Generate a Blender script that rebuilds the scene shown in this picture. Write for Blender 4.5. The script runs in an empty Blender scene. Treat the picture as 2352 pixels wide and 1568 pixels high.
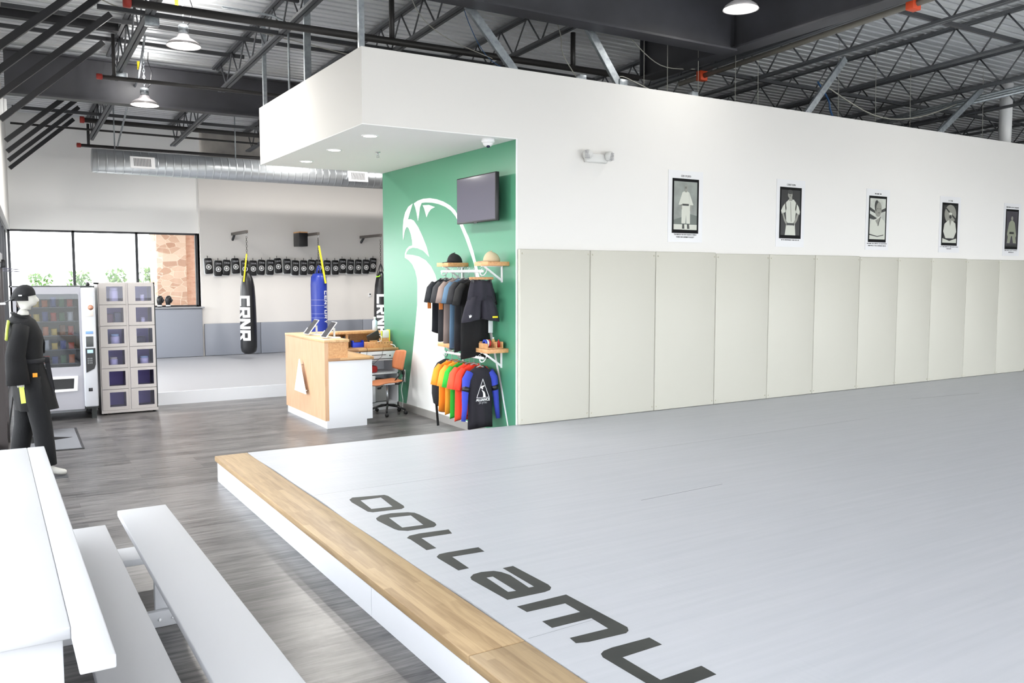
import bpy, bmesh, math, random
from math import sin, cos, pi, radians, sqrt
from mathutils import Vector, Matrix, geometry
random.seed(7)
S = bpy.context.scene
C = S.collection
# ---------------------------------------------------------------- camera, world, exposure
cam = bpy.data.cameras.new('camera'); co = bpy.data.objects.new('camera', cam); C.objects.link(co)
co.location = (0, 0, 1.95); co.rotation_euler = (pi/2-.0770, 0, -.5512)
cam.lens = 36*1963/2352; cam.sensor_width = 36; cam.clip_start = .05; cam.clip_end = 200
S.camera = co
W = bpy.data.worlds.new('world'); S.world = W; W.use_nodes = True
bg = W.node_tree.nodes['Background']; bg.inputs[0].default_value = (.93, .97, 1, 1); bg.inputs[1].default_value = 9.0
S.view_settings.view_transform = 'Standard'; S.view_settings.look = 'None'
S.view_settings.exposure = 0.0; S.view_settings.gamma = 1; S.view_settings.use_curve_mapping = False

def area(name, loc, rot, sx, sy, energy, col=(1, 1, 1)):
    l = bpy.data.lights.new(name, 'AREA'); l.shape = 'RECTANGLE'; l.size = sx; l.size_y = sy; l.energy = energy; l.color = col
    o = bpy.data.objects.new(name, l); o.location = loc; o.rotation_euler = rot; C.objects.link(o); return o

# ---------------------------------------------------------------- materials
def lin(c):
    return tuple(((x/255)/12.92 if x/255 <= .04045 else ((x/255+.055)/1.055)**2.4) for x in c)+(1,)
MATS = {}
def mat(name, c=(200, 200, 200), rough=.6, metal=0, bump=None, var=None, emit=None, spec=None, stretch=None):
    if name in MATS: return MATS[name]
    m = bpy.data.materials.new(name); m.use_nodes = True; nt = m.node_tree; b = nt.nodes['Principled BSDF']
    b.inputs['Base Color'].default_value = lin(c); b.inputs['Roughness'].default_value = rough; b.inputs['Metallic'].default_value = metal
    if spec is not None: b.inputs['Specular IOR Level'].default_value = spec
    if bump or var:
        tc = nt.nodes.new('ShaderNodeTexCoord'); mp = nt.nodes.new('ShaderNodeMapping'); nt.links.new(tc.outputs['Object'], mp.inputs[0])
        if stretch: mp.inputs['Scale'].default_value = stretch
    if bump:
        n = nt.nodes.new('ShaderNodeTexNoise'); n.inputs['Scale'].default_value = bump[0]; n.inputs['Detail'].default_value = 3
        nt.links.new(mp.outputs[0], n.inputs['Vector'])
        bp = nt.nodes.new('ShaderNodeBump'); bp.inputs['Strength'].default_value = bump[1]; bp.inputs['Distance'].default_value = bump[2] if len(bump) > 2 else .01
        nt.links.new(n.outputs[0], bp.inputs['Height']); nt.links.new(bp.outputs[0], b.inputs['Normal'])
    if var:
        n = nt.nodes.new('ShaderNodeTexNoise'); n.inputs['Scale'].default_value = var[0]; n.inputs['Detail'].default_value = 4
        nt.links.new(mp.outputs[0], n.inputs['Vector'])
        r = nt.nodes.new('ShaderNodeValToRGB'); r.color_ramp.elements[0].position = .3; r.color_ramp.elements[1].position = .7
        r.color_ramp.elements[0].color = lin(c); r.color_ramp.elements[1].color = lin(var[1])
        nt.links.new(n.outputs[0], r.inputs[0]); nt.links.new(r.outputs[0], b.inputs['Base Color'])
    if emit:
        b.inputs['Emission Color'].default_value = lin(emit[0]); b.inputs['Emission Strength'].default_value = emit[1]
    MATS[name] = m; return m

def wood_mat(name, c1, c2, axis='Y', plank=.09, length=.9, rough=.45):
    m = bpy.data.materials.new(name); m.use_nodes = True; nt = m.node_tree; b = nt.nodes['Principled BSDF']; N = nt.nodes.new; LK = nt.links.new
    tc = N('ShaderNodeTexCoord'); mp = N('ShaderNodeMapping'); LK(tc.outputs['Object'], mp.inputs[0])
    if axis == 'Y': mp.inputs['Rotation'].default_value = (0, 0, pi/2)
    if axis == 'YZ': mp.inputs['Rotation'].default_value = (pi/2, 0, pi/2)
    if axis == 'XZ': mp.inputs['Rotation'].default_value = (pi/2, 0, 0)
    br = N('ShaderNodeTexBrick'); br.inputs['Scale'].default_value = 1; br.inputs['Mortar Size'].default_value = .0006
    br.inputs['Brick Width'].default_value = length; br.inputs['Row Height'].default_value = plank
    br.inputs['Color1'].default_value = (0, 0, 0, 1); br.inputs['Color2'].default_value = (1, 1, 1, 1); br.inputs['Mortar'].default_value = (.2, .2, .2, 1)
    LK(mp.outputs[0], br.inputs['Vector'])
    mp2 = N('ShaderNodeMapping'); mp2.inputs['Scale'].default_value = (1.2, 14, 14); LK(mp.outputs[0], mp2.inputs[0])
    no = N('ShaderNodeTexNoise'); no.inputs['Scale'].default_value = 3; no.inputs['Detail'].default_value = 6; no.inputs['Distortion'].default_value = .6; LK(mp2.outputs[0], no.inputs['Vector'])
    mx = N('ShaderNodeMath'); mx.operation = 'MULTIPLY_ADD'; mx.inputs[1].default_value = .45; LK(br.outputs[0], mx.inputs[0]); LK(no.outputs[0], mx.inputs[2])
    r = N('ShaderNodeValToRGB'); r.color_ramp.elements[0].position = .4; r.color_ramp.elements[1].position = .95
    r.color_ramp.elements[0].color = lin(c1); r.color_ramp.elements[1].color = lin(c2)
    LK(mx.outputs[0], r.inputs[0]); LK(r.outputs[0], b.inputs['Base Color']); b.inputs['Roughness'].default_value = rough
    MATS[name] = m; return m

def glass_mat(name, tint=(1, 1, 1, 1), refl=.5, rough=.0):
    m = bpy.data.materials.new(name); m.use_nodes = True; nt = m.node_tree; nt.nodes.remove(nt.nodes['Principled BSDF']); N = nt.nodes.new; LK = nt.links.new
    t = N('ShaderNodeBsdfTransparent'); t.inputs[0].default_value = tint; g = N('ShaderNodeBsdfGlossy'); g.inputs['Roughness'].default_value = rough
    f = N('ShaderNodeFresnel'); f.inputs[0].default_value = 1.45; mm = N('ShaderNodeMath'); mm.operation = 'MULTIPLY'; mm.inputs[1].default_value = refl; LK(f.outputs[0], mm.inputs[0])
    mx = N('ShaderNodeMixShader'); LK(mm.outputs[0], mx.inputs[0]); LK(t.outputs[0], mx.inputs[1]); LK(g.outputs[0], mx.inputs[2])
    LK(mx.outputs[0], nt.nodes['Material Output'].inputs[0]); MATS[name] = m; return m

white = mat('white_wall_paint', (226, 224, 221), .75, bump=(60, .05, .002))
warmw = mat('warm_white_wall_paint', (226, 222, 218), .8, bump=(60, .05, .002))
softw = mat('white_painted_wood', (191, 192, 196), .6, bump=(9, .06, .004))
gloss_w = mat('white_laminate', (232, 234, 240), .35)
green = mat('green_wall_paint', (80, 146, 116), .34, bump=(60, .06, .002))
muralw = mat('mural_white_paint', (238, 240, 240), .5)
padw = mat('cream_vinyl_pad', (192, 190, 179), .45, bump=(260, .12, .002))
padg = mat('grey_vinyl_pad', (142, 146, 156), .5, bump=(200, .1, .002))
black = mat('black_plastic', (22, 22, 25), .4)
blackf = mat('black_fabric', (26, 26, 29), .85, bump=(30, .4, .01))
darkm = mat('dark_painted_steel', (56, 57, 61), .6)
girder = mat('dark_girder_paint', (50, 50, 54), .55, var=(1.5, (64, 64, 70)))
galv = mat('galvanised_steel', (176, 182, 186), .38, .75, var=(18, (140, 146, 152)))
steel = mat('steel_joist_paint', (88, 90, 94), .5, .2)
blackpipe = mat('black_iron_pipe', (44, 42, 42), .5)
redcap = mat('red_pipe_cap', (150, 40, 30), .5)
orange_m = mat('orange_clamp', (220, 80, 40), .5)
yellow = mat('yellow_tag', (240, 220, 30), .5)
chrome = mat('brushed_chrome', (200, 200, 205), .25, .9)
metalw = mat('white_powder_coat', (238, 238, 240), .35)
blue_vinyl = mat('blue_vinyl', (42, 62, 160), .35, bump=(7, .25, .02))
blk_vinyl = mat('black_vinyl', (28, 28, 31), .33, bump=(7, .25, .02))
base_g = mat('grey_vinyl_baseboard', (150, 148, 145), .5)
concrete = mat('bare_concrete', (190, 185, 178), .9, var=(2.2, (150, 146, 142)))
maple = wood_mat('maple_butcher_block', (150, 124, 92), (182, 156, 120), 'Y', .045, .7)
deskwood = wood_mat('desk_plywood', (204, 162, 126), (222, 186, 152), 'YZ', .16, 1.1)
deskend = wood_mat('butcher_block_end', (150, 108, 74), (206, 166, 118), 'XZ', .035, .4)
shelfwood = wood_mat('pine_shelf', (196, 140, 90), (226, 180, 128), 'Y', .3, 3)
pane = glass_mat('clear_pane', (1, 1, 1, 1), .6)
darkpane = glass_mat('vending_glass', (.75, .77, .8, 1), 1.0)
lockpane = glass_mat('locker_pane', (.86, .85, .96, 1), .8)
outside_m = mat('pale_paving', (190, 188, 182), .9)

def floor_mat():
    m = bpy.data.materials.new('grey_vinyl_plank'); m.use_nodes = True; nt = m.node_tree; b = nt.nodes['Principled BSDF']; N = nt.nodes.new; LK = nt.links.new
    tc = N('ShaderNodeTexCoord'); br = N('ShaderNodeTexBrick'); br.inputs['Scale'].default_value = 1; br.inputs['Mortar Size'].default_value = .0012; br.inputs['Brick Width'].default_value = 1.22; br.inputs['Row Height'].default_value = .18
    br.inputs['Color1'].default_value = (0, 0, 0, 1); br.inputs['Color2'].default_value = (1, 1, 1, 1); br.inputs['Mortar'].default_value = (0, 0, 0, 1)
    LK(tc.outputs['Object'], br.inputs['Vector'])
    mp = N('ShaderNodeMapping'); mp.inputs['Scale'].default_value = (1.1, 11, 1); LK(tc.outputs['Object'], mp.inputs[0])
    no = N('ShaderNodeTexNoise'); no.inputs['Scale'].default_value = 2.2; no.inputs['Detail'].default_value = 8; no.inputs['Roughness'].default_value = .65; LK(mp.outputs[0], no.inputs['Vector'])
    mp3 = N('ShaderNodeMapping'); mp3.inputs['Scale'].default_value = (3, 60, 1); LK(tc.outputs['Object'], mp3.inputs[0])
    n3 = N('ShaderNodeTexNoise'); n3.inputs['Scale'].default_value = 2; n3.inputs['Detail'].default_value = 4; LK(mp3.outputs[0], n3.inputs['Vector'])
    a = N('ShaderNodeMath'); a.operation = 'MULTIPLY_ADD'; a.inputs[1].default_value = .16; LK(br.outputs[0], a.inputs[0]); LK(no.outputs[0], a.inputs[2])
    a2 = N('ShaderNodeMath'); a2.operation = 'MULTIPLY_ADD'; a2.inputs[1].default_value = .3; LK(n3.outputs[0], a2.inputs[0]); LK(a.outputs[0], a2.inputs[2])
    r = N('ShaderNodeValToRGB'); e = r.color_ramp.elements; e[0].position = .56; e[0].color = lin((50, 48, 50)); e[1].position = .96; e[1].color = lin((128, 125, 124))
    LK(a2.outputs[0], r.inputs[0])
    mx = N('ShaderNodeMixRGB'); mx.inputs[2].default_value = lin((58, 57, 58)); LK(br.outputs['Fac'], mx.inputs[0]); LK(r.outputs[0], mx.inputs[1]); LK(mx.outputs[0], b.inputs['Base Color'])
    b.inputs['Roughness'].default_value = .3
    bp = N('ShaderNodeBump'); bp.inputs['Strength'].default_value = .25; bp.inputs['Distance'].default_value = .004; LK(n3.outputs[0], bp.inputs['Height']); LK(bp.outputs[0], b.inputs['Normal'])
    return m
def tatami_mat():
    m = bpy.data.materials.new('grey_mat_vinyl'); m.use_nodes = True; nt = m.node_tree; b = nt.nodes['Principled BSDF']; N = nt.nodes.new; LK = nt.links.new
    tc = N('ShaderNodeTexCoord'); mp = N('ShaderNodeMapping'); mp.inputs['Rotation'].default_value = (0, 0, .5); mp.inputs['Scale'].default_value = (.5, 9, 1); LK(tc.outputs['Object'], mp.inputs[0])
    n = N('ShaderNodeTexNoise'); n.inputs['Scale'].default_value = 2.5; n.inputs['Detail'].default_value = 5; LK(mp.outputs[0], n.inputs['Vector'])
    r = N('ShaderNodeValToRGB'); e = r.color_ramp.elements; e[0].position = .3; e[0].color = lin((177, 180, 187)); e[1].position = .75; e[1].color = lin((185, 187, 194)); LK(n.outputs[0], r.inputs[0])
    LK(r.outputs[0], b.inputs['Base Color']); b.inputs['Roughness'].default_value = .42
    mp2 = N('ShaderNodeMapping'); mp2.inputs['Rotation'].default_value = (0, 0, .12); mp2.inputs['Scale'].default_value = (14, .35, 1); LK(tc.outputs['Object'], mp2.inputs[0])
    n2 = N('ShaderNodeTexNoise'); n2.inputs['Scale'].default_value = 2; n2.inputs['Detail'].default_value = 2; LK(mp2.outputs[0], n2.inputs['Vector'])
    bp = N('ShaderNodeBump'); bp.inputs['Strength'].default_value = .12; bp.inputs['Distance'].default_value = .01; LK(n2.outputs[0], bp.inputs['Height']); LK(bp.outputs[0], b.inputs['Normal'])
    return m
def stone_mat():
    m = bpy.data.materials.new('rubble_stone'); m.use_nodes = True; nt = m.node_tree; b = nt.nodes['Principled BSDF']; N = nt.nodes.new; LK = nt.links.new
    tc = N('ShaderNodeTexCoord'); mp = N('ShaderNodeMapping'); mp.inputs['Scale'].default_value = (1, 1, 1.9); LK(tc.outputs['Object'], mp.inputs[0])
    v = N('ShaderNodeTexVoronoi'); v.inputs['Scale'].default_value = 4; LK(mp.outputs[0], v.inputs['Vector'])
    hs = N('ShaderNodeSeparateColor'); LK(v.outputs['Color'], hs.inputs[0]); r = N('ShaderNodeValToRGB'); e = r.color_ramp.elements
    e[0].color = lin((172, 136, 116)); e[1].color = lin((206, 184, 166)); e.new(.5).color = lin((190, 160, 140)); LK(hs.outputs[0], r.inputs[0])
    v2 = N('ShaderNodeTexVoronoi'); v2.feature = 'DISTANCE_TO_EDGE'; v2.inputs['Scale'].default_value = 4; LK(mp.outputs[0], v2.inputs['Vector'])
    g = N('ShaderNodeMath'); g.operation = 'LESS_THAN'; g.inputs[1].default_value = .025; LK(v2.outputs['Distance'], g.inputs[0])
    mx = N('ShaderNodeMixRGB'); mx.inputs[2].default_value = lin((206, 190, 172)); LK(g.outputs[0], mx.inputs[0]); LK(r.outputs[0], mx.inputs[1]); LK(mx.outputs[0], b.inputs['Base Color'])
    bp = N('ShaderNodeBump'); bp.inputs['Strength'].default_value = .6; LK(v2.outputs['Distance'], bp.inputs['Height']); LK(bp.outputs[0], b.inputs['Normal']); b.inputs['Roughness'].default_value = .9
    return m

# ---------------------------------------------------------------- mesh builder
class MB:
    def __init__(s): s.v = []; s.f = []; s.m = []; s.sm = []
    def add(s, vs, fs, mi=0, smooth=False):
        o = len(s.v); s.v += [tuple(v) for v in vs]
        for f in fs: s.f.append([i+o for i in f]); s.m.append(mi); s.sm.append(smooth)
        return s
    def box(s, x0, x1, y0, y1, z0, z1, mi=0, M=None):
        vs = [Vector((x, y, z)) for z in (z0, z1) for y in (y0, y1) for x in (x0, x1)]
        if M: vs = [M @ v for v in vs]
        return s.add(vs, [(0, 2, 3, 1), (4, 5, 7, 6), (0, 1, 5, 4), (2, 6, 7, 3), (0, 4, 6, 2), (1, 3, 7, 5)], mi)
    def rbox(s, x0, x1, y0, y1, z0, z1, r=.01, mi=0, seg=2, M=None):
        bm = bmesh.new(); bmesh.ops.create_cube(bm, size=1)
        for v in bm.verts: v.co = Vector(((x0+x1)/2+v.co.x*(x1-x0), (y0+y1)/2+v.co.y*(y1-y0), (z0+z1)/2+v.co.z*(z1-z0)))
        bmesh.ops.bevel(bm, geom=bm.edges[:], offset=r, segments=seg, affect='EDGES', profile=.5)
        bm.verts.index_update(); vs = [(M @ v.co if M else v.co.copy()) for v in bm.verts]; fs = [[v.index for v in f.verts] for f in bm.faces]; bm.free()
        return s.add(vs, fs, mi, seg > 1)
    def bar(s, p, q, w, h, mi=0, up=(0, 0, 1)):
        p = Vector(p); q = Vector(q); d = (q-p).normalized(); u = Vector(up)
        if abs(d.dot(u)) > .95: u = Vector((0, 1, 0))
        a = d.cross(u).normalized(); b = a.cross(d)
        vs = [c+a*x*w/2+b*y*h/2 for c in (p, q) for x, y in ((-1, -1), (1, -1), (1, 1), (-1, 1))]
        return s.add(vs, [(0, 1, 2, 3)[::-1], (4, 5, 6, 7), (0, 1, 5, 4), (1, 2, 6, 5), (2, 3, 7, 6), (3, 0, 4, 7)], mi)
    def tube(s, path, r, n=10, mi=0, caps=True, smooth=True):
        path = [Vector(p) for p in path]; k = len(path); rs = r if isinstance(r, (list, tuple)) else [r]*k
        rings = []; prev = None
        for i, p in enumerate(path):
            d = (path[min(i+1, k-1)]-path[max(i-1, 0)]).normalized()
            if prev is None: u = Vector((0, 0, 1)) if abs(d.z) < .9 else Vector((0, 1, 0))
            else: u = prev
            a = d.cross(u).normalized(); b = a.cross(d).normalized(); prev = b
            ra, rb = rs[i] if isinstance(rs[i], (list, tuple)) else (rs[i], rs[i])
            rings.append([p+a*cos(2*pi*j/n)*ra+b*sin(2*pi*j/n)*rb for j in range(n)])
        return s.loft(rings, mi, caps, smooth)
    def loft(s, rings, mi=0, caps=True, smooth=True):
        n = len(rings[0]); vs = [v for r in rings for v in r]; fs = []
        for i in range(len(rings)-1):
            for j in range(n): fs.append((i*n+j, i*n+(j+1) % n, (i+1)*n+(j+1) % n, (i+1)*n+j))
        if caps: fs += [tuple(range(n))[::-1], tuple((len(rings)-1)*n+j for j in range(n))]
        return s.add(vs, fs, mi, smooth)
    def lathe(s, prof, c=(0, 0, 0), axis='Z', n=20, mi=0, caps=True, smooth=True):
        c = Vector(c); rings = []
        for r, z in prof:
            ring = []
            for j in range(n):
                a = 2*pi*j/n; x, y = r*cos(a), r*sin(a)
                ring.append(c+Vector({'Z': (x, y, z), 'X': (z, x, y), 'Y': (y, z, x)}[axis]))
            rings.append(ring)
        return s.loft(rings, mi, caps, smooth)
    def poly(s, loops, fn, d=0, mi=0, side=True):
        """flat polygon (loops[0] outer, others holes) mapped by fn(u,v,depth)"""
        pts = [p for l in loops for p in l]
        tris = geometry.tessellate_polygon([[Vector((p[0], p[1], 0)) for p in l] for l in loops])
        n = len(pts)
        if d == 0: return s.add([fn(p[0], p[1], 0) for p in pts], [t for t in tris], mi)
        vs = [fn(p[0], p[1], 0) for p in pts]+[fn(p[0], p[1], d) for p in pts]
        fs = [tuple(t)[::-1] for t in tris]+[tuple(i+n for i in t) for t in tris]; o = 0
        for l in loops:
            k = len(l)
            for j in range(k): fs.append((o+j, o+(j+1) % k, n+o+(j+1) % k, n+o+j))
            o += k
        return s.add(vs, fs, mi)
    def build(s, name, mats, parent=None, label=None, fixn=True, org=None):
        me = bpy.data.meshes.new(name)
        if parent is None:
            if org is None:
                xs = [v[0] for v in s.v]; ys = [v[1] for v in s.v]; zs = [v[2] for v in s.v]
                org = ((min(xs)+max(xs))/2, (min(ys)+max(ys))/2, min(zs))
            vv = [(v[0]-org[0], v[1]-org[1], v[2]-org[2]) for v in s.v]
        else: vv = s.v
        me.from_pydata(vv, [], s.f)
        for m in (mats if isinstance(mats, (list, tuple)) else [mats]): me.materials.append(m)
        me.polygons.foreach_set('material_index', s.m); me.polygons.foreach_set('use_smooth', s.sm); me.update()
        if fixn:
            bm = bmesh.new(); bm.from_mesh(me); bmesh.ops.recalc_face_normals(bm, faces=bm.faces[:]); bm.to_mesh(me); bm.free()
        o = bpy.data.objects.new(name, me); C.objects.link(o)
        if parent is not None:
            o.parent = parent
        else: o.location = org
        if label: o['label'] = label
        return o

def tag(o, label, cat, group=None, kind=None):
    o['label'] = label; o['category'] = cat
    if group: o['group'] = group
    if kind: o['kind'] = kind
    return o
def struct(o): o['kind'] = 'structure'; return o
def thing(name, label, cat, loc=(0, 0, 0), rz=0, group=None):
    o = bpy.data.objects.new(name, None); o.empty_display_size = .05; C.objects.link(o); o.location = loc; o.rotation_euler = (0, 0, rz)
    return tag(o, label, cat, group)
def dup(root, loc, rot=None, label=None):
    r = root.copy(); C.objects.link(r); r.location = loc
    if rot is not None: r.rotation_euler = rot
    if label: r['label'] = label
    for ch in list(root.children):
        c = ch.copy(); C.objects.link(c); c.parent = r
        for g in list(ch.children):
            d = g.copy(); C.objects.link(d); d.parent = c
    return r
ORD = ['first', 'second', 'third', 'fourth', 'fifth', 'sixth', 'seventh', 'eighth', 'ninth', 'tenth', 'eleventh', 'twelfth', 'thirteenth', 'fourteenth', 'fifteenth', 'sixteenth', 'seventeenth', 'eighteenth', 'nineteenth', 'twentieth', 'twenty-first', 'twenty-second', 'twenty-third', 'twenty-fourth', 'twenty-fifth']

def text_obj(name, s, size, m, parent, M, bold=0, align='CENTER', sx=1, ext=.0008, wrap=None):
    cu = bpy.data.curves.new('t', 'FONT'); cu.body = s; cu.size = size; cu.align_x = align; cu.align_y = 'CENTER'; cu.offset = bold; cu.extrude = ext; cu.resolution_u = 3
    t = bpy.data.objects.new('t', cu); C.objects.link(t); dg = bpy.context.evaluated_depsgraph_get()
    me = bpy.data.meshes.new_from_object(t.evaluated_get(dg)); bpy.data.objects.remove(t); bpy.data.curves.remove(cu)
    if wrap:
        bm = bmesh.new(); bm.from_mesh(me)
        x0 = min(v.co.x for v in bm.verts); x1 = max(v.co.x for v in bm.verts); y0 = min(v.co.y for v in bm.verts); y1 = max(v.co.y for v in bm.verts)
        k = y0
        while k < y1:
            k += .02; bmesh.ops.bisect_plane(bm, geom=bm.verts[:]+bm.edges[:]+bm.faces[:], plane_co=(0, k, 0), plane_no=(0, 1, 0))
        for v in bm.verts: v.co = wrap(v.co.x*sx, v.co.y, v.co.z)
        bm.to_mesh(me); bm.free()
    else: me.transform(M @ Matrix.Diagonal((sx, 1, 1, 1)))
    me.materials.clear(); me.materials.append(m)
    o = bpy.data.objects.new(name, me); C.objects.link(o); o.parent = parent; return o
def frame(o, u, v):       # matrix with columns u (text right), v (text up), n
    u = Vector(u).normalized(); v = Vector(v).normalized(); n = u.cross(v); return Matrix(((u.x, v.x, n.x, o[0]), (u.y, v.y, n.y, o[1]), (u.z, v.z, n.z, o[2]), (0, 0, 0, 1)))
textblk = mat('black_print', (9, 9, 11), .7, spec=.2); textw = mat('white_print', (235, 235, 238), .6); textg = mat('grey_print', (170, 170, 175), .6)

# ================================================================= SETTING
def lwx(y): return .45-.037*(19.5-y)          # the left wall stands at a slight angle
def zd(y): return 5.12+.04*(19.5-y)           # roof deck slopes down to the far wall
b = MB().box(-3, 27, -4, 24, -.12, 0); floor = struct(b.build('floor', floor_mat(), org=(0, 0, 0)))
struct(MB().box(-60, 60, -60, 60, -.3, -.14).build('ground_1', outside_m))
# roof deck with ribs along X
b = MB(); ys = []; y = -4.0
while y < 19.9:
    ys += [(y, 0), (y+.1, 0), (y+.104, .11), (y+.156, .11)]; y += .16
vs = []; fs = []
for i, (yy, dz) in enumerate(ys):
    vs += [(-1.2, yy, zd(yy)+dz), (27, yy, zd(yy)+dz)]
    if i: fs.append((2*i-2, 2*i-1, 2*i+1, 2*i))
deckm = mat('galvanised_roof_deck', (234, 236, 238), .42, .25, var=(1.2, (208, 211, 214)), stretch=(.3, 3, 1))
b.add(vs, fs, 0)
b.box(-1.2, 27, -4, 20, 6.2, 6.3)
struct(b.build('ceiling', deckm))

# left wall (storefront): white band above, glazing below
def along(mb, y0, y1, z0, z1, off0, off1, mi=0):
    vs = []
    for z in (z0, z1):
        for yy in (y0, y1):
            for off in (off0, off1): vs.append((lwx(yy)+off, yy, z))
    mb.add(vs, [(0, 2, 3, 1), (4, 5, 7, 6), (0, 1, 5, 4), (2, 6, 7, 3), (0, 4, 6, 2), (1, 3, 7, 5)], mi)
b = MB(); along(b, -4, 19.5, 2.85, 6.1, -.2, 0); struct(b.build('wall_left', white))
b = MB(); along(b, -4, 19.5, 0, .12, -.2, 0); struct(b.build('baseboard_left', darkm))
fr = thing('window_1', 'storefront glazing', 'window'); del fr['category']; del fr['label']; fr['kind'] = 'structure'
yy = -4; k = 0
b = MB(); along(b, -4, 19.5, 2.79, 2.85, -.14, -.06); along(b, -4, 19.5, .12, .18, -.14, -.06)
while yy < 19.5:
    along(b, yy, yy+.06, .12, 2.85, -.14, -.06); yy += 1.62
b.build('window_frame', darkm, fr)
b = MB(); along(b, -4, 19.5, .15, 2.8, -.103, -.097); b.build('pane', pane, fr)

# far wall: left half with the window, right half drywall, bare concrete above
farw = mat('far_wall_white', (244, 243, 241), .75)
b = MB(); b.box(.2, .40, 19.5, 19.7, 0, 5.3); b.box(.40, 4.0, 19.5, 19.7, 2.86, 5.3); b.box(4.0, 4.05, 19.5, 19.7, 0, 5.3); b.box(.40, 4.0, 19.5, 19.7, 0, 1.25)
struct(b.build('wall_back', farw))
b = MB(); b.box(4.0, 12, 19.4, 19.75, 0, 4.12); struct(b.build('wall_back_right', warmw))
b = MB(); b.box(4.05, 27, 19.76, 19.95, 0, 5.4); struct(b.build('wall_concrete', concrete))
b = MB(); b.box(4.0, 12, 19.36, 19.72, 4.12, 4.2); struct(b.build('trim_1', mat('dark_strip', (60, 58, 58), .7)))  # dark strip along the top edge of the right drywall
wn = thing('window_2', '', '', (2.2, 19.55, 1.27)); del wn['label']; del wn['category']; wn['kind'] = 'structure'
b = MB()
for x in (.42, 1.55, 2.74, 3.94): b.box(x-2.2-.025, x-2.2+.025, -.04, .04, 0, 1.59)
b.box(-1.8, 1.76, -.04, .04, 1.55, 1.59); b.box(-1.8, 1.76, -.04, .04, 0, .04); b.build('window_frame', darkm, wn)
MB().box(-1.8, 1.76, -.003, .003, .02, 1.57).build('pane', pane, wn)
# outside the far window
stone = stone_mat()
tag(MB().box(3.46, 4.12, 21.6, 22.6, 0, 3.3).build('stone_pillar', stone), 'rubble stone pillar outside the far window', 'pillar')
tag(MB().box(4.14, 5.2, 21.9, 22.9, 0, 3.3).build('brick_wall', mat('outer_tan_brick', (196, 150, 128), .9, var=(9, (214, 180, 160)), stretch=(1, 1, 2))), 'pinkish brick wall outside behind the stone pillar', 'wall')
tag(MB().box(-3, 5.4, 20.6, 23, 3.35, 3.6).build('canopy', mat('pink_stucco', (226, 206, 196), .9)), 'pale pink canopy edge outside above the far window', 'canopy')
def shrub(x, y, r, h, label):
    mb = MB(); rnd = random.Random(x*10)
    for k in range(900):
        t = rnd.random()*2*pi; p = rnd.random(); z = h*(.15+.85*p); rr = r*sqrt(rnd.random())*(1.1-.5*p)
        c = Vector((x+rr*cos(t), y+rr*sin(t), z)); a = Vector((rnd.uniform(-1, 1), rnd.uniform(-1, 1), rnd.uniform(-.3, 1))).normalized(); bb = a.cross(Vector((0, 0, 1))).normalized()*.035
        mb.add([c-a*.07, c+bb, c+a*.07, c-bb], [(0, 1, 2, 3)])
    mb.tube([(x, y, -.14), (x, y, h*.8)], .03, 6)
    return tag(mb.build('shrub', mat('shrub_leaves', (128, 166, 100), .8), fixn=False), label, 'shrub', 'shrubs outside the far window')
for i, (x, r, h) in enumerate(((1.1, .42, 1.98), (1.95, .4, 2.06), (2.75, .37, 2.1), (3.5, .34, 2.14))):
    shrub(x, 23.2, r, h, 'leafy green shrub outside the far window, %s from the left' % ORD[i])

# long white wall + ceiling bulkhead over the reception
wl = MB(); wl.box(5.136, 19, 8.25, 8.42, 0, 4.24); wl.box(3.42, 5.136, 8.25, 8.42, 3.48, 4.24); wl.box(3.3, 3.42, 8.25, 12.0, 3.48, 4.24); struct(wl.build('wall_right', white))
b = MB(); b.box(3.42, 5.136, 11.88, 12.0, 3.48, 4.22); b.box(3.3, 5.136, 8.25, 12.0, 3.472, 3.48); struct(b.build('trim_2', mat('bulkhead_ceiling_white', (246, 246, 246), .8)))
b = MB(); b.box(5.131, 5.28, 8.252, 12.05, 0, 3.471); struct(b.build('wall_green', green))
struct(MB().box(5.118, 5.131, 8.26, 12.05, 0, .1).build('baseboard_green', base_g))
struct(MB().box(5.125, 5.14, 8.2455, 8.2565, .24, 3.48).build('trim_3', metalw))
struct(MB().box(5.28, 19, 12.05, 12.2, 0, 3.5).build('wall_inner', white))
struct(MB().box(-.4, 27, -4.2, -4, 3.1, 6.2).build('wall_light_block', white))  # unseen upper wall, added to cut down daylight through the open front
struct(MB().box(26.8, 27, -4, 20, 0, 6).build('wall_east', mat('dark_far_wall', (70, 70, 74), .8)))

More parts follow.
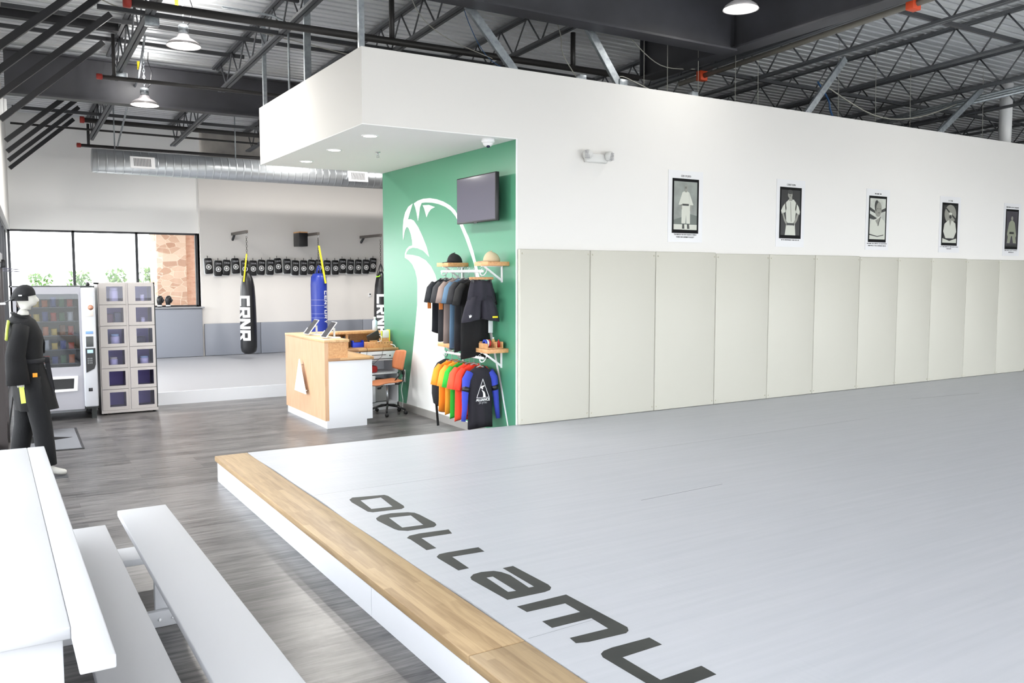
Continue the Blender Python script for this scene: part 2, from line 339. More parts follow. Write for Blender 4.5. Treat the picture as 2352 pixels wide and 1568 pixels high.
# mural
EAGLE = [
[(10.992, 2.953), (11.14, 2.917), (11.243, 2.846), (11.306, 2.747), (11.332, 2.622), (11.335, 2.527), (11.321, 2.456), (11.297, 2.51), (11.264, 2.587), (11.218, 2.629), (11.176, 2.637), (11.128, 2.613), (11.063, 2.532), (11.021, 2.437), (11.015, 2.372), (11.126, 2.36), (11.217, 2.321), (11.268, 2.264), (11.27, 2.204), (11.157, 2.172), (11.028, 2.111), (10.928, 2.017), (10.872, 1.909), (10.859, 1.801), (10.872, 1.54), (10.942, 1.232), (11.052, 0.799), (11.164, 0.407), (11.22, 0.21), (11.26, 0.101), (10.331, .101), (9.762, .101), (9.1, .101), (9.35, 0.106), (9.7, 0.122), (9.858, 0.128), (9.968, 0.275), (10.038, 0.644), (10.046, 1.013), (10.105, 1.333), (10.152, 1.619), (10.189, 1.694), (10.226, 1.822), (10.297, 1.955), (10.429, 2.074), (10.598, 2.159), (10.808, 2.213), (11.025, 2.239), (11.231, 2.248), (11.203, 2.286), (11.127, 2.324), (11.005, 2.341), (10.842, 2.327), (10.666, 2.289), (10.484, 2.202), (10.561, 2.339), (10.68, 2.478), (10.818, 2.614), (10.961, 2.713), (11.052, 2.738), (11.155, 2.742), (11.094, 2.821)],
[(10.956, 2.95), (10.829, 2.979), (10.653, 2.993), (10.447, 2.985), (10.249, 2.956), (10.056, 2.912), (9.868, 2.849), (9.731, 2.78), (9.612, 2.675), (9.51, 2.579), (9.366, 2.421), (9.254, 2.254), (9.158, 2.063), (9.103, 1.941), (8.833, 1.373), (8.719, 1.037), (8.564, 0.63), (8.406, 0.15), (8.428, 0.14), (8.598, 0.626), (8.756, 1.019), (8.906, 1.369), (9.195, 1.941), (9.236, 2.091), (9.334, 2.243), (9.453, 2.411), (9.598, 2.583), (9.637, 2.627), (9.717, 2.702), (9.838, 2.779), (9.993, 2.839), (10.184, 2.888), (10.381, 2.92), (10.585, 2.939), (10.706, 2.94), (10.76, 2.884), (10.79, 2.779), (10.827, 2.702), (10.868, 2.815), (10.91, 2.894)],
[(10.672, 2.905), (10.483, 2.898), (10.299, 2.856), (10.416, 2.838), (10.491, 2.799), (10.554, 2.738), (10.594, 2.805), (10.627, 2.86)]]
b = MB()
for p in EAGLE: b.poly([p], lambda u, v, d: (5.1305-d, u, v), .002)
tag(b.build('wall_mural', muralw), 'large white eagle head mural on the green wall', 'mural')

# ================================================================= platforms and mats
pf = thing('training_platform', 'raised platform edge with white riser and maple cap board', 'platform', (1.79, 2.5, 0))
b = MB(); b.box(.02, .06, -6, 1.98, .0, .19); b.build('riser', gloss_w, pf); MB().box(.02, .06, 1.985, 5.79, 0, .19).build('riser', gloss_w, pf)
b = MB(); b.rbox(0, .305, .79, 5.81, .19, .24, .006); b.build('cap_board', maple, pf); b = MB(); b.rbox(0, .305, -6, .785, .19, .24, .006); b.build('cap_board', maple, pf)
MB().box(.06, .3, -6, 5.74, 0, .19).build('inner_frame', mat('platform_plywood', (60, 56, 52), .9), pf)
tag(MB().box(2.1, 17.1, -3.5, 8.24, 0, .2).build('platform_deck', mat('platform_plywood')), 'plywood deck under the large light grey mat', 'platform')
b = MB(); tm = tatami_mat()
n = 60; edge = []
for i in range(n+1):
    yy = -3.5+i*(8.245+3.5)/n; edge.append((2.103+.006*sin(yy*2.1)+.005*sin(yy*5.3), yy))
edge[-1] = (2.10, 8.31)
loop = edge+[(5.13, 8.245), (19, 8.245), (19, -3.5)]
b.poly([loop], lambda u, v, d: (u, v, .203+d), .036)
mt = tag(b.build('training_mat', tm, org=(0, 0, 0)), 'large light grey training mat covering the raised floor', 'mat')
LET = [
[[(2.308, 6.132), (2.349, 6.178), (2.592, 6.125), (2.605, 6.08), (2.59, 5.759), (2.576, 5.712), (2.542, 5.684), (2.326, 5.711), (2.301, 5.747), (2.295, 6.053)], [(2.372, 6.069), (2.539, 6.067), (2.51, 5.775), (2.351, 5.797)]],
[[(2.284, 5.552), (2.342, 5.607), (2.426, 5.618), (2.542, 5.578), (2.578, 5.54), (2.588, 5.476), (2.593, 5.239), (2.578, 5.186), (2.543, 5.152), (2.352, 5.164), (2.303, 5.208), (2.291, 5.251), (2.272, 5.495)], [(2.369, 5.52), (2.527, 5.494), (2.501, 5.234), (2.351, 5.251)]],
[[(2.281, 5.023), (2.315, 5.058), (2.395, 5.07), (2.6, 5.048), (2.579, 4.957), (2.361, 4.973), (2.352, 4.736), (2.282, 4.732), (2.288, 4.985)]],
[[(2.279, 4.585), (2.314, 4.62), (2.369, 4.624), (2.586, 4.612), (2.577, 4.52), (2.359, 4.536), (2.349, 4.303), (2.278, 4.302), (2.274, 4.552)]],
[[(2.283, 4.166), (2.32, 4.199), (2.376, 4.208), (2.449, 4.187), (2.477, 4.146), (2.494, 4.079), (2.479, 3.855), (2.512, 3.853), (2.518, 4.199), (2.589, 4.2), (2.596, 3.838), (2.585, 3.793), (2.558, 3.765), (2.517, 3.755), (2.286, 3.765), (2.269, 4.127)], [(2.358, 4.114), (2.398, 4.109), (2.394, 3.851), (2.348, 3.859)]],
[[(2.281, 3.661), (2.594, 3.664), (2.602, 3.157), (2.581, 3.123), (2.553, 3.106), (2.338, 3.121), (2.281, 3.141), (2.29, 3.202), (2.513, 3.193), (2.519, 3.338), (2.284, 3.343), (2.287, 3.433), (2.518, 3.431), (2.519, 3.566), (2.286, 3.573)]],
[[(2.311, 2.989), (2.34, 3.007), (2.395, 3.015), (2.614, 3.009), (2.613, 2.919), (2.372, 2.911), (2.373, 2.656), (2.615, 2.663), (2.612, 2.57), (2.356, 2.558), (2.315, 2.575), (2.304, 2.604), (2.297, 2.957)]]]
lm = mat('charcoal_print', (42, 44, 44), .6, var=(6, (54, 56, 54)))
b = MB()
for l in LET: b.poly(l, lambda u, v, d: (u, v, .2392+d), .0008)
o = b.build('lettering', lm, mt); 
b = MB(); b.bar((4.2, 4.947, .2395), (5.1, 4.99, .2395), .004, .001); b.bar((10.9, 7.14, .2395), (12.3, 6.98, .2395), .006, .001)
for yy in (1.5, 3.3, 6.4): b.bar((2.12, yy, .2394), (2.6 if yy < 5 else 9, yy+.02, .2394), .0015, .0006)
b.build('seam', mat('mat_seam', (120, 122, 128), .7), mt)

bp_ = thing('sparring_platform', 'low raised grey platform with white front in the back area', 'platform', (5, 13.65, 0))
MB().box(-4.6, 5, 0, .03, 0, .194).build('riser', gloss_w, bp_)
MB().box(-4.6, 5, .03, 5.7, 0, .16).build('deck', mat('platform_plywood'), bp_)
MB().box(-4.6, 5, .031, 5.74, .165, .195).build('mat_surface', mat('sparring_mat_vinyl', (154, 155, 160), .5, bump=(150, .1, .002)), bp_)

# wall pads on the long wall
seams = [5.14, 6.132, 7.151, 8.188, 9.196, 10.143, 11.142, 12.074, 12.95, 13.927, 14.911, 15.85, 16.8]
pad_g = 'cream wall pads along the long white wall'
for i in range(len(seams)-1):
    x0, x1 = seams[i]+.003, seams[i+1]-.003; h = x1-x0
    t = thing('wall_pad', 'tall cream vinyl wall pad, %s from the green wall corner' % ORD[i], 'wall pad', ((x0+x1)/2, 8.25, .24), 0, pad_g)
    b = MB(); dz = .004*((i*7) % 3-1); b.rbox(-h/2, h/2, -.055, 0, .002, 2.012+dz-.0035*i, .012, seg=3); b.build('pad', padw, t)
    b = MB()
    for sx in (-1, 1):
        for z in (.06, 1.96): b.lathe([(.008, -.06), (.011, -.055)], (sx*(h/2-.03), 0, z-.003*i), 'Y', 8)
    b.build('screw', mat('screw_cream', (190, 186, 170), .5), t)
# grey pads in the back area
for i in range(5):
    x0 = 4.03+i*1.22
    tag(MB().rbox(x0, x0+1.215, 19.34, 19.395, .2, .9, .01).build('wall_pad', padg), 'low grey wall pad in the back area, %s from the window corner' % ORD[i], 'wall pad', 'grey pads on the far wall')
for i in range(3):
    x0 = .45+i*1.18
    tag(MB().rbox(x0, x0+1.175, 19.3, 19.49, .2, 1.24, .012).build('wall_pad', padg), 'thick grey pad below the far window, %s from the left' % ORD[i], 'wall pad', 'grey pads below the far window')
tag(MB().rbox(.42, 4.03, 19.27, 19.56, 1.245, 1.275, .005).build('window_sill', mat('grey_sill', (160, 162, 168), .4)), 'long grey ledge under the far window holding the gloves', 'sill')

# ================================================================= posters
def poster(x0, x1, z0, z1, label, kind, title, lines, fig, black_frame=1):
    w = x1-x0; h = z1-z0
    t = thing('poster', label, 'poster', ((x0+x1)/2, 8.2495, z0), 0, 'martial arts posters on the long wall')
    MB().box(-w/2, w/2, -.006, 0, 0, h).build('panel', mat('poster_white', (222, 222, 224), .35), t)
    P = lambda u, v, d: (u*w/2, -.0065-d, v*h)
    pr = MB(); fx0, fx1, fz0, fz1 = -.78, .76, .125, .89
    R = lambda a, b_, c_, d_: [[(a, c_), (b_, c_), (b_, d_), (a, d_)]]
    pr.poly(R(fx0, fx1, fz0, fz1), P, .0004, 0)
    ix0, ix1, iz0, iz1 = fx0+.1, fx1-.1, fz0+.05, fz1-.04
    pr.poly(R(ix0, ix1, iz0, iz1), P, .0008, 1)
    Q = lambda u, v, d: P(ix0+(ix1-ix0)*u, iz0+(iz1-iz0)*v, d)
    for pts, mi, dd in fig: pr.poly([pts], Q, .0012+.0003*dd, mi)
    bgc = {'grey': (150, 156, 150), 'black': (15, 16, 16), 'light': (205, 208, 200), 'dim': (74, 70, 78)}[kind]
    pr.build('photo_print', [textblk, mat('print_bg_'+kind, bgc, .4, var=(5, tuple(int(c*.8) for c in bgc))), mat('print_cloth' if kind != 'dim' else 'print_robe', (196, 198, 188) if kind != 'dim' else (140, 144, 126), .4), mat('print_skin', (138, 138, 130), .4), mat('print_dark', (44, 46, 44), .4), mat('print_mid', (96, 104, 98), .4)], t)
    def marks(nm, k, z, hh, seed):
        rn = random.Random(seed); mb = MB(); x = -k/2
        while x < k/2:
            l = rn.uniform(.004, .009); mb.box(x, x+l, -.0075, -.0065, z+rn.uniform(0, hh*.2), z+hh*rn.uniform(.8, 1)); x += l+rn.choice((.003, .003, .012))
        mb.build(nm, textblk, t)
    if isinstance(title, float): marks('title_marks', title*w, h*.915, h*.022, x0); title = None
    for i, s in enumerate(list(lines)):
        if isinstance(s, float): marks('caption_marks', s*w, h*(.095-.035*i), h*.017, x0+i)
    lines = [s for s in lines if not isinstance(s, float)]
    if title: text_obj('title_text', title, h*.038, textblk, t, frame((0, -.007, h*.925), (1, 0, 0), (0, 0, 1)), sx=.75)
    for i, s in enumerate(lines):
        text_obj('caption_text', s, h*.028, textblk, t, frame((0, -.007, h*(.105-.035*i)), (1, 0, 0), (0, 0, 1)), sx=.62 if len(s) > 30 else .7)
    return t
def ell(cx, cy, a, c, n=14): return [(cx+a*cos(2*pi*i/n), cy+c*sin(2*pi*i/n)) for i in range(n)]
f1 = [([(0, 0), (1, 0), (1, .11), (0, .11)], 2, 1), ([(0, .11), (1, .11), (1, .3), (.7, .33), (0, .2)], 5, 0),
      ([(.37, .12), (.45, .12), (.46, .02), (.36, .02)], 4, 2), ([(.57, .12), (.66, .12), (.68, .02), (.58, .02)], 4, 2),
      ([(.33, .13), (.5, .13), (.52, .32), (.54, .13), (.7, .13), (.7, .5), (.33, .5)], 2, 2), ([(.36, .48), (.66, .48), (.64, .78), (.57, .8), (.45, .8), (.36, .78)], 2, 3),
      ([(.36, .78), (.2, .52), (.36, .5)], 2, 3), ([(.65, .78), (.84, .52), (.66, .5)], 2, 3), ([(.36, .5), (.64, .5), (.64, .54), (.36, .54)], 4, 4),
      ([(.29, .52), (.35, .52), (.35, .42), (.3, .42)], 3, 3), ([(.7, .52), (.76, .52), (.74, .4), (.69, .4)], 3, 3), ([(.46, .78), (.56, .78), (.56, .84), (.46, .84)], 3, 4), (ell(.51, .885, .07, .05), 3, 5), (ell(.5, .87, .045, .008), 4, 6), (ell(.5, .895, .05, .006), 5, 6)]
f2 = [([(.22, 0), (.78, 0), (.74, .24), (.28, .24)], 2, 2), ([(.3, .24), (.72, .24), (.82, .7), (.66, .79), (.4, .79), (.2, .7)], 2, 3),
      ([(.24, .72), (.1, .64), (.0, .54), (.04, .47), (.2, .5), (.28, .58)], 2, 3), ([(.78, .72), (.92, .64), (1, .53), (.97, .46), (.8, .5), (.74, .58)], 2, 3), ([(.05, .49), (.14, .49), (.22, .36), (.38, .26), (.32, .2), (.16, .32)], 3, 4), ([(.84, .48), (.94, .48), (.86, .34), (.68, .2), (.62, .25), (.76, .36)], 3, 4), ([(.24, .5), (.3, .56), (.3, .3), (.22, .36)], 4, 2), ([(.74, .56), (.8, .5), (.78, .36), (.72, .3)], 4, 2),
      ([(.3, .22), (.7, .22), (.7, .27), (.3, .27)], 4, 5), ([(.4, .76), (.58, .76), (.56, .84), (.42, .84)], 3, 4), (ell(.46, .89, .12, .075), 3, 5), (ell(.46, .955, .14, .05), 4, 6), (ell(.46, .87, .04, .008), 4, 6), ([(.52, .3), (.56, .3), (.5, .74), (.47, .74)], 3, 4)]
f3 = [([(0, .5), (0, .62), (.45, .52), (.4, .47)], 4, 0), ([(0, .7), (0, .78), (.4, .68), (.4, .62)], 4, 0), ([(.6, .7), (1, .78), (1, .7), (.6, .64)], 4, 0),
      ([(0, 0), (1, 0), (1, .4), (.9, .47), (.6, .56), (.4, .5), (.1, .46), (0, .3)], 2, 2), ([(.35, .46), (.66, .54), (.56, .32)], 3, 3), ([(.5, .33), (.54, .33), (.7, .55), (.66, .56)], 4, 4),
      (ell(.52, .74, .22, .19), 3, 4), (ell(.42, .82, .13, .14), 4, 5), (ell(.55, .76, .17, .15), 3, 6), (ell(.48, .75, .04, .008), 4, 7), (ell(.64, .75, .04, .008), 4, 7), (ell(.57, .65, .06, .008), 4, 7), ([(0, .1), (.5, .06), (.9, .1), (.9, .12), (.5, .08), (0, .13)], 4, 5)]
f4 = [(ell(.52, .76, .42, .25, 24), 3, 0), ([(.05, .95), (.12, .97), (1, .62), (1, .56)], 4, 1), ([(0, 0), (1, 0), (1, .12), (.5, .05), (0, .12)], 2, 1), ([(.05, .12), (.3, .14), (.3, .2), (.16, .22)], 4, 2), ([(.7, .14), (.98, .12), (.84, .22), (.7, .2)], 4, 2),
      ([(.22, .12), (.8, .12), (.98, .3), (.9, .52), (.62, .6), (.4, .6), (.12, .5), (.04, .3)], 2, 3), ([(.42, .6), (.62, .6), (.52, .44)], 3, 4), (ell(.52, .72, .13, .12), 3, 5), (ell(.52, .69, .09, .05), 4, 6), (ell(.52, .77, .12, .03), 2, 7)]
f5 = [([(.1, .1), (.35, .1), (.45, .3), (.55, .3), (.65, .1), (.92, .1), (.78, .4), (.74, .68), (.58, .74), (.4, .74), (.24, .68), (.2, .4)], 2, 2), ([(.24, .68), (.08, .35), (.16, .28), (.3, .5)], 2, 3), ([(.74, .68), (.92, .32), (.84, .26), (.68, .5)], 2, 3),
      ([(.28, .36), (.7, .36), (.68, .42), (.3, .42)], 4, 4), (ell(.49, .8, .09, .06), 3, 4), ([(0, 0), (1, 0), (1, .06), (0, .06)], 4, 1)]
poster(7.382, 7.973, 2.377, 3.28, 'black framed poster of a man standing in a white gi, "GOD OF JUDO"', 'grey', 'GOD OF JUDO', ['"THE PURPOSE OF THE STUDY OF JUDO IS TO PERFECT', 'YOURSELF AND CONTRIBUTE TO SOCIETY"'], f1)
poster(9.36, 9.938, 2.351, 3.28, 'poster of a man with hands on his hips against black, second from the left', 'black', 'COUNT KOMA', [.62], f2)
poster(11.31, 11.87, 2.34, 3.25, 'poster with a close portrait of a smiling man, arms folded', 'light', .3, [.85, .75], f3)
poster(13.18, 13.755, 2.325, 3.23, 'poster of a kneeling man before a pale circle and diagonal bar', 'black', .2, [.85, .25], f4)
poster(15.06, 15.59, 2.294, 3.2, 'dim poster of a man in a long robe, rightmost on the wall', 'dim', .75, [.75, .3], f5)

# emergency light
t = thing('emergency_light', 'white wall emergency light with two lamp heads on the long wall', 'emergency light', (6.22, 8.25, 3.33))
w2 = mat('emergency_white', (214, 214, 212), .4)
MB().rbox(-.16, .16, -.06, 0, -.05, .055, .015).build('housing', w2, t)
for sx in (-1, 1):
    b = MB(); b.tube([(sx*.15, -.05, .035), (sx*.17, -.10, .03)], [.055, .06], 14, 0); h_ = b.build('lamp_head', w2, t)
    b = MB()
    for i in range(5):
        for j in range(5): b.box(sx*.17-.04+i*.018, sx*.17-.03+i*.018, -.107, -.101, -.012+j*.018, -.003+j*.018)
    b.build('lens', mat('lens_grey', (160, 158, 162), .3), h_)

# ================================================================= green wall furniture
tv = thing('television', 'black flat television mounted on the green wall', 'television', (5.13, 8.9, 2.85))
b = MB(); b.rbox(-.165, -.115, -.47, .47, -.275, .275, .006); b.build('body', black, tv)
MB().box(-.1665, -.165, -.457, .457, -.255, .262).build('screen', mat('tv_screen', (98, 96, 110), .12, spec=.8), tv)
b = MB(); b.box(-.115, -.03, -.12, .12, -.12, .12); b.box(-.03, 0, -.2, .2, -.2, .2); b.build('wall_bracket', darkm, tv)
MB().box(-.168, -.16, -.04, .04, -.285, -.273).build('logo_bar', darkm, tv)
cm = thing('dome_camera', 'small white dome camera under the bulkhead by the green wall', 'camera', (4.85, 8.4, 3.472))
b = MB(); b.lathe([(.02, 0), (.07, 0), (.075, -.03), (.066, -.045)], (0, 0, 0)); b.build('housing', metalw, cm)
b = MB(); b.lathe([(.06, -.045), (.055, -.065), (.035, -.082), (.005, -.09)], (0, 0, 0)); b.build('ball', metalw, cm); MB().lathe([(.02, -.075), (.022, -.094), (.01, -.1)], (-.01, -.02, 0), n=12).build('lens', mat('lens_blue', (20, 26, 60), .2), cm)
for i, (x, y) in enumerate(((3.717, 11.285), (3.674, 10.093), (3.643, 8.885))):
    if i == 0:
        d0 = thing('recessed_downlight', '', 'downlight', (x, y, 3.472), 0, 'recessed downlights in the bulkhead')
        MB().lathe([(.075, 0), (.095, 0), (.095, -.006), (.075, -.009)], (0, 0, 0), n=24, caps=False).build('trim_ring', metalw, d0)
        MB().lathe([(.001, -.003), (.074, -.003), (.074, -.007), (.001, -.007)], (0, 0, 0), n=24).build('lamp', mat('downlight_glow', (255, 252, 245), .5, emit=((255, 250, 240), 9)), d0); o = d0
    else: o = dup(d0, (x, y, 3.472))
    l = bpy.data.lights.new('downlight_lamp', 'AREA'); l.shape = 'DISK'; l.size = .14; l.energy = 14; l.color = (1, .97, .92); lo = bpy.data.objects.new('downlight_lamp', l); C.objects.link(lo); lo.parent = o; lo.location = (0, 0, -.012)
    o['label'] = ['round recessed downlight in the bulkhead, farthest from the long wall', 'round recessed downlight, middle of the three in the bulkhead', 'round recessed downlight in the bulkhead, nearest the long wall'][i]
sp = thing('fire_sprinkler', 'small chrome sprinkler head under the bulkhead', 'sprinkler', (4.2, 10.0, 3.472))
MB().lathe([(.001, 0), (.035, 0), (.03, -.008), (.001, -.01)], (0, 0, 0)).build('escutcheon', chrome, sp)
b = MB(); b.tube([(0, 0, -.01), (0, 0, -.04)], .008, 8); b.bar((-.012, 0, -.03), (-.012, 0, -.06), .003, .006); b.bar((.012, 0, -.03), (.012, 0, -.06), .003, .006); b.lathe([(.001, -.06), (.022, -.06), (.022, -.063), (.001, -.063)], (0, 0, 0)); b.build('nozzle', chrome, sp)

# shelves, brackets, rails
XR = 4.85
def shelf(y0, y1, z, label):
    t = thing('wall_shelf', label, 'shelf', (5.13, (y0+y1)/2, z-.05), 0, 'wooden shelves on the green wall'); w = (y1-y0)/2
    MB().rbox(-.285, 0, -w, w, 0, .048, .002).build('board', shelfwood, t)
    b = MB(); b.box(-.012, 0, -.014, .014, -.19, 0); b.bar((-.006, 0, -.17), (-.24, 0, -.008), .022, .016, up=(0, 1, 0)); b.box(-.28, 0, -.012, .012, -.008, 0)
    path = [(-.20, 0, -.03), (-.22, 0, -.075), (-.245, 0, -.105), (-.275, 0, -.11), (-.295, 0, -.09), (-.295, 0, -.07)]
    b.tube(path, .007, 8); b.build('bracket', metalw, t); return t
shelf(8.40, 8.72, 2.11, 'upper wooden shelf nearest the corner, holding the beige cap')
shelf(9.38, 9.69, 2.11, 'upper wooden shelf farther from the corner, holding the black cap')
shelf(8.42, 8.73, 1.11, 'lower wooden shelf nearest the corner, holding the bottle crate')
shelf(9.35, 9.68, 1.11, 'lower wooden shelf farther from the corner, half hidden by shirts')
def rail(z, label):
    tag(MB().tube([(4.85, 8.52, z), (4.85, 9.56, z)], .016, 12).build('hanging_rail', metalw), label, 'rail', 'white clothes rails on the green wall')
rail(2.0, 'upper white clothes rail between the two top shelves'); rail(1.0, 'lower white clothes rail holding the bright shirts')

# caps
def cap(name, label, loc, rz, c, brimc=None, closed=False):
    t = thing(name, label, 'cap', loc, rz)
    b = MB(); n = 20; rings = []
    for k in range(8):
        a = k/7*pi/2; rr = cos(a)*.088+.002; z = sin(a)*.115
        rings.append([Vector((rr*1.1*cos(2*pi*j/n), rr*.9*sin(2*pi*j/n), z*(1+.06*cos(2*pi*j/n)))) for j in range(n)])
    b.loft(rings); b.lathe([(.008, .118), (.006, .125), (.001, .126)], (0, 0, 0), n=8); b.build('crown', c, t)
    b = MB(); outer = []; inner = []
    for k in range(11):
        a = -1.15+2.3*k/10; inner.append((.088*1.08*cos(a), .082*sin(a))); outer.append((.088*cos(a)+.075*cos(a)**.5, .088*sin(a)))
    b.poly([inner+outer[::-1]], lambda u, v, d: (u, v, .004+d-.25*v*v*6-.15*max(0, u-.1)), .006); b.build('brim', brimc or c, t)
    return t
beige = mat('beige_fabric', (196, 180, 150), .85, bump=(40, .3, .004))
cap('baseball_cap', 'beige baseball cap on the upper shelf near the corner', (4.98, 8.55, 2.111), radians(150), beige, mat('beige_brim', (190, 160, 136), .8))
cap('baseball_cap', 'black cap with small white emblem on the farther upper shelf', (5.0, 9.5, 2.111), radians(172), blackf)
MB().box(-.05, -.02, -.0975, -.094, .03, .045).build('emblem', textw, bpy.data.objects['baseball_cap.001'])

# crate with tape rolls and small bottles on the lower shelf
t = thing('wooden_crate', 'small open wooden box on the lower shelf near the corner', 'box', (4.97, 8.56, 1.11))
b = MB(); b.box(-.1, .11, -.1, .1, 0, .01); b.box(-.1, -.09, -.1, .1, .01, .06); b.box(-.09, .11, .09, .1, .01, .075); b.box(.02, .03, -.1, .09, .01, .075); b.box(.1, .11, -.1, .09, .01, .075); b.build('crate_body', shelfwood, t)
rolls = [(-.065, (60, 80, 190), 'blue'), (-.04, (235, 235, 240), 'white'), (-.015, (190, 40, 50), 'red')]
for dx, c, nm in rolls:
    b = MB(); b.lathe([(.022, -.01), (.045, -.01), (.045, .01), (.022, .01), (.022, -.01)], (0, 0, .045), 'X', 18, caps=False)
    o = b.build('tape_roll', mat('tape_'+nm, c, .5)); o.location = Vector((4.97+dx, 8.58, 1.122)); tag(o, nm+' roll of tape standing in the wooden box', 'tape', 'tape rolls in the wooden box')
def bottle(name, loc, r, h, c, capc, label, cat='bottle', group=None):
    t = thing(name, label, cat, loc, 0, group)
    MB().lathe([(.001, 0), (r, 0), (r, h*.68), (r*.45, h*.8), (r*.4, h*.84)], (0, 0, 0), n=14).build('bottle_body', c, t)
    MB().lathe([(r*.5, h*.84), (r*.5, h), (.001, h)], (0, 0, 0), n=12).build('cap', capc, t); return t
bottle('small_bottle', (5.03, 8.6, 1.12), .022, .11, mat('amber', (220, 180, 110), .3), metalw, 'amber bottle with white cap in the wooden box', group='bottles in the wooden box')
bottle('small_bottle', (5.055, 8.52, 1.12), .014, .09, mat('redglue', (200, 40, 40), .3), mat('redglue'), 'thin red and white tube bottle in the wooden box', group='bottles in the wooden box')

# ---------------------------------------------------------------- garments
def hanger(parent, wood=False, halfw=.2, drop=.07, m=None):
    b = MB(); b.tube([(0, 0, -.10), (0, 0, -.02), (.0, 0, .0), (.014, 0, .022), (0, 0, .036), (-.018, 0, .022)], .0035, 6); b.build('hanger_hook', mat('hanger_metal', (190, 190, 195), .3, .6), parent)
    b = MB(); path = [(-halfw, 0, -.1-drop), (-halfw*.5, 0, -.1-drop*.35), (0, 0, -.095), (halfw*.5, 0, -.1-drop*.35), (halfw, 0, -.1-drop)]
    if wood: b.rbox(-halfw, halfw, -.012, .012, -.115, -.085, .005)
    else: b.tube(path, .008, 8)
    b.build('hanger_bar', shelfwood if wood else (m or mat('grey_hanger', (170, 165, 165), .5)), parent)
def shirt(label, y, z, L, hw, m, sleeve='short', sm=None, collar=None, hd=.03, seed=1, cut=None, group='', wood=False, name='t_shirt', zoff=0, rz=0, orange_tag=False):
    t = thing(name, label, 'shirt', (XR, y, z+.018), rz, group)
    rnd = random.Random(seed); ph = [rnd.random()*6 for _ in range(4)]; n = 36
    hanger(t, wood, hw*.85)
    top = -.11+zoff; b = MB(); rings = []
    secs = [(0, .42, .55), (-.02, .62, .7), (-.045, .86, .85), (-.08, 1.0, .9), (-.16, .98, 1), (-.3, .95, 1.05), (-.45, .96, 1.15), (-.6, .98, 1.2), (-1, 1.0, 1.25)]
    for k, (f, w, d) in enumerate(secs):
        zz = top+(f if f > -.3 or f == -.3 else (f if -f < L else -L));
        if f == -1: zz = top-L
        if f in (-.45, -.6) and -f > L-.03: continue
        amp = min(1, max(0, (-f-.05)*2))
        ring = []
        for j in range(n):
            a = 2*pi*j/n; rip = 1+amp*(.22*sin(5*a+ph[0])+.15*sin(8*a+ph[1]+f*3)); x = hw*w*cos(a); yy = hd*d*sin(a)*(rip if abs(sin(a)) > .05 else 1)
            sag = .02*cos(a*2+ph[2])*amp if f == -1 else 0
            ring.append(Vector((x, yy, zz+sag+(-.018*(1-abs(cos(a)))*(1 if f > -.01 else 0)))))
        rings.append(ring)
    b.loft(rings, 0, True)
    b.build('shirt_body', m, t)
    for s in (-1, 1):
        b = MB(); sh = Vector((s*hw*.8, 0, top-.055)); out = .07 if sleeve == 'short' else .05
        if sleeve == 'short':
            p = [sh, sh+Vector((s*.055, -.005, -.06)), sh+Vector((s*.08, -.01, -.15)), sh+Vector((s*.1, -.012, -.23))]; r = [(.05, .04), (.06, .042), (.068, .036), (.072, .03)]
        else:
            p = [sh, sh+Vector((s*.05, -.005, -.08)), sh+Vector((s*.07, -.01, -.25)), sh+Vector((s*.082, -.02, -.42)), sh+Vector((s*.1, -.02, -.56))]; r = [(.045, .045), (.05, .05), (.042, .038), (.034, .03), (.026, .026)]
        b.tube(p, r, 14); b.build('sleeve', sm or m, t)
    b = MB(); b.tube([(hw*.4*cos(a), .028*sin(a), top+.004-.016*(sin(a) < -.3)) for a in [2*pi*i/14 for i in range(15)]], .006, 6); b.build('collar', collar or m, t)
    if orange_tag: MB().box(-hw-.07, -hw-.02, -.034, -.032, top-.36, top-.27).build('price_tag', mat('kraft_tag', (220, 130, 60), .6), t)
    return t
def fab(nm, c): return mat(nm, c, .9, bump=(25, .35, .008))
ug = 'clothes on the upper rail'; lg = 'clothes on the lower rail'
shirt('black t-shirt with kraft tag, farthest along the upper rail', 9.45, 2.0, .66, .2, fab('black_cotton', (24, 27, 34)), seed=2, group=ug, orange_tag=True)
shirt('charcoal t-shirt second along the upper rail from the far end', 9.28, 2.0, .74, .2, fab('charcoal_cotton', (52, 52, 56)), seed=3, group=ug)
shirt('taupe brown t-shirt with kraft tag on the upper rail', 9.12, 2.0, .75, .21, fab('taupe_cotton', (138, 122, 116)), seed=4, group=ug, orange_tag=True)
shirt('slate blue t-shirt on the upper rail', 8.98, 2.0, .82, .2, fab('slate_cotton', (84, 112, 138)), seed=5, group=ug)
shirt('dark grey t-shirt behind the front black shirt on the upper rail', 8.86, 2.0, .84, .2, fab('dark_cotton', (40, 40, 44)), seed=6, group=ug)
t = shirt('long black t-shirt with white chest lettering behind the shorts', 8.72, 1.985, .9, .19, fab('jet_cotton', (16, 16, 18)), seed=7, group=ug)
text_obj('chest_print', 'ALLIANCE', .05, textg, t, frame((0, -.052, -.40), (1, 0, 0), (0, 0, 1)), bold=.002); text_obj('chest_print', 'JIU JITSU', .05, textg, t, frame((.0, -.054, -.46), (1, 0, 0), (0, 0, 1)), bold=.0015)
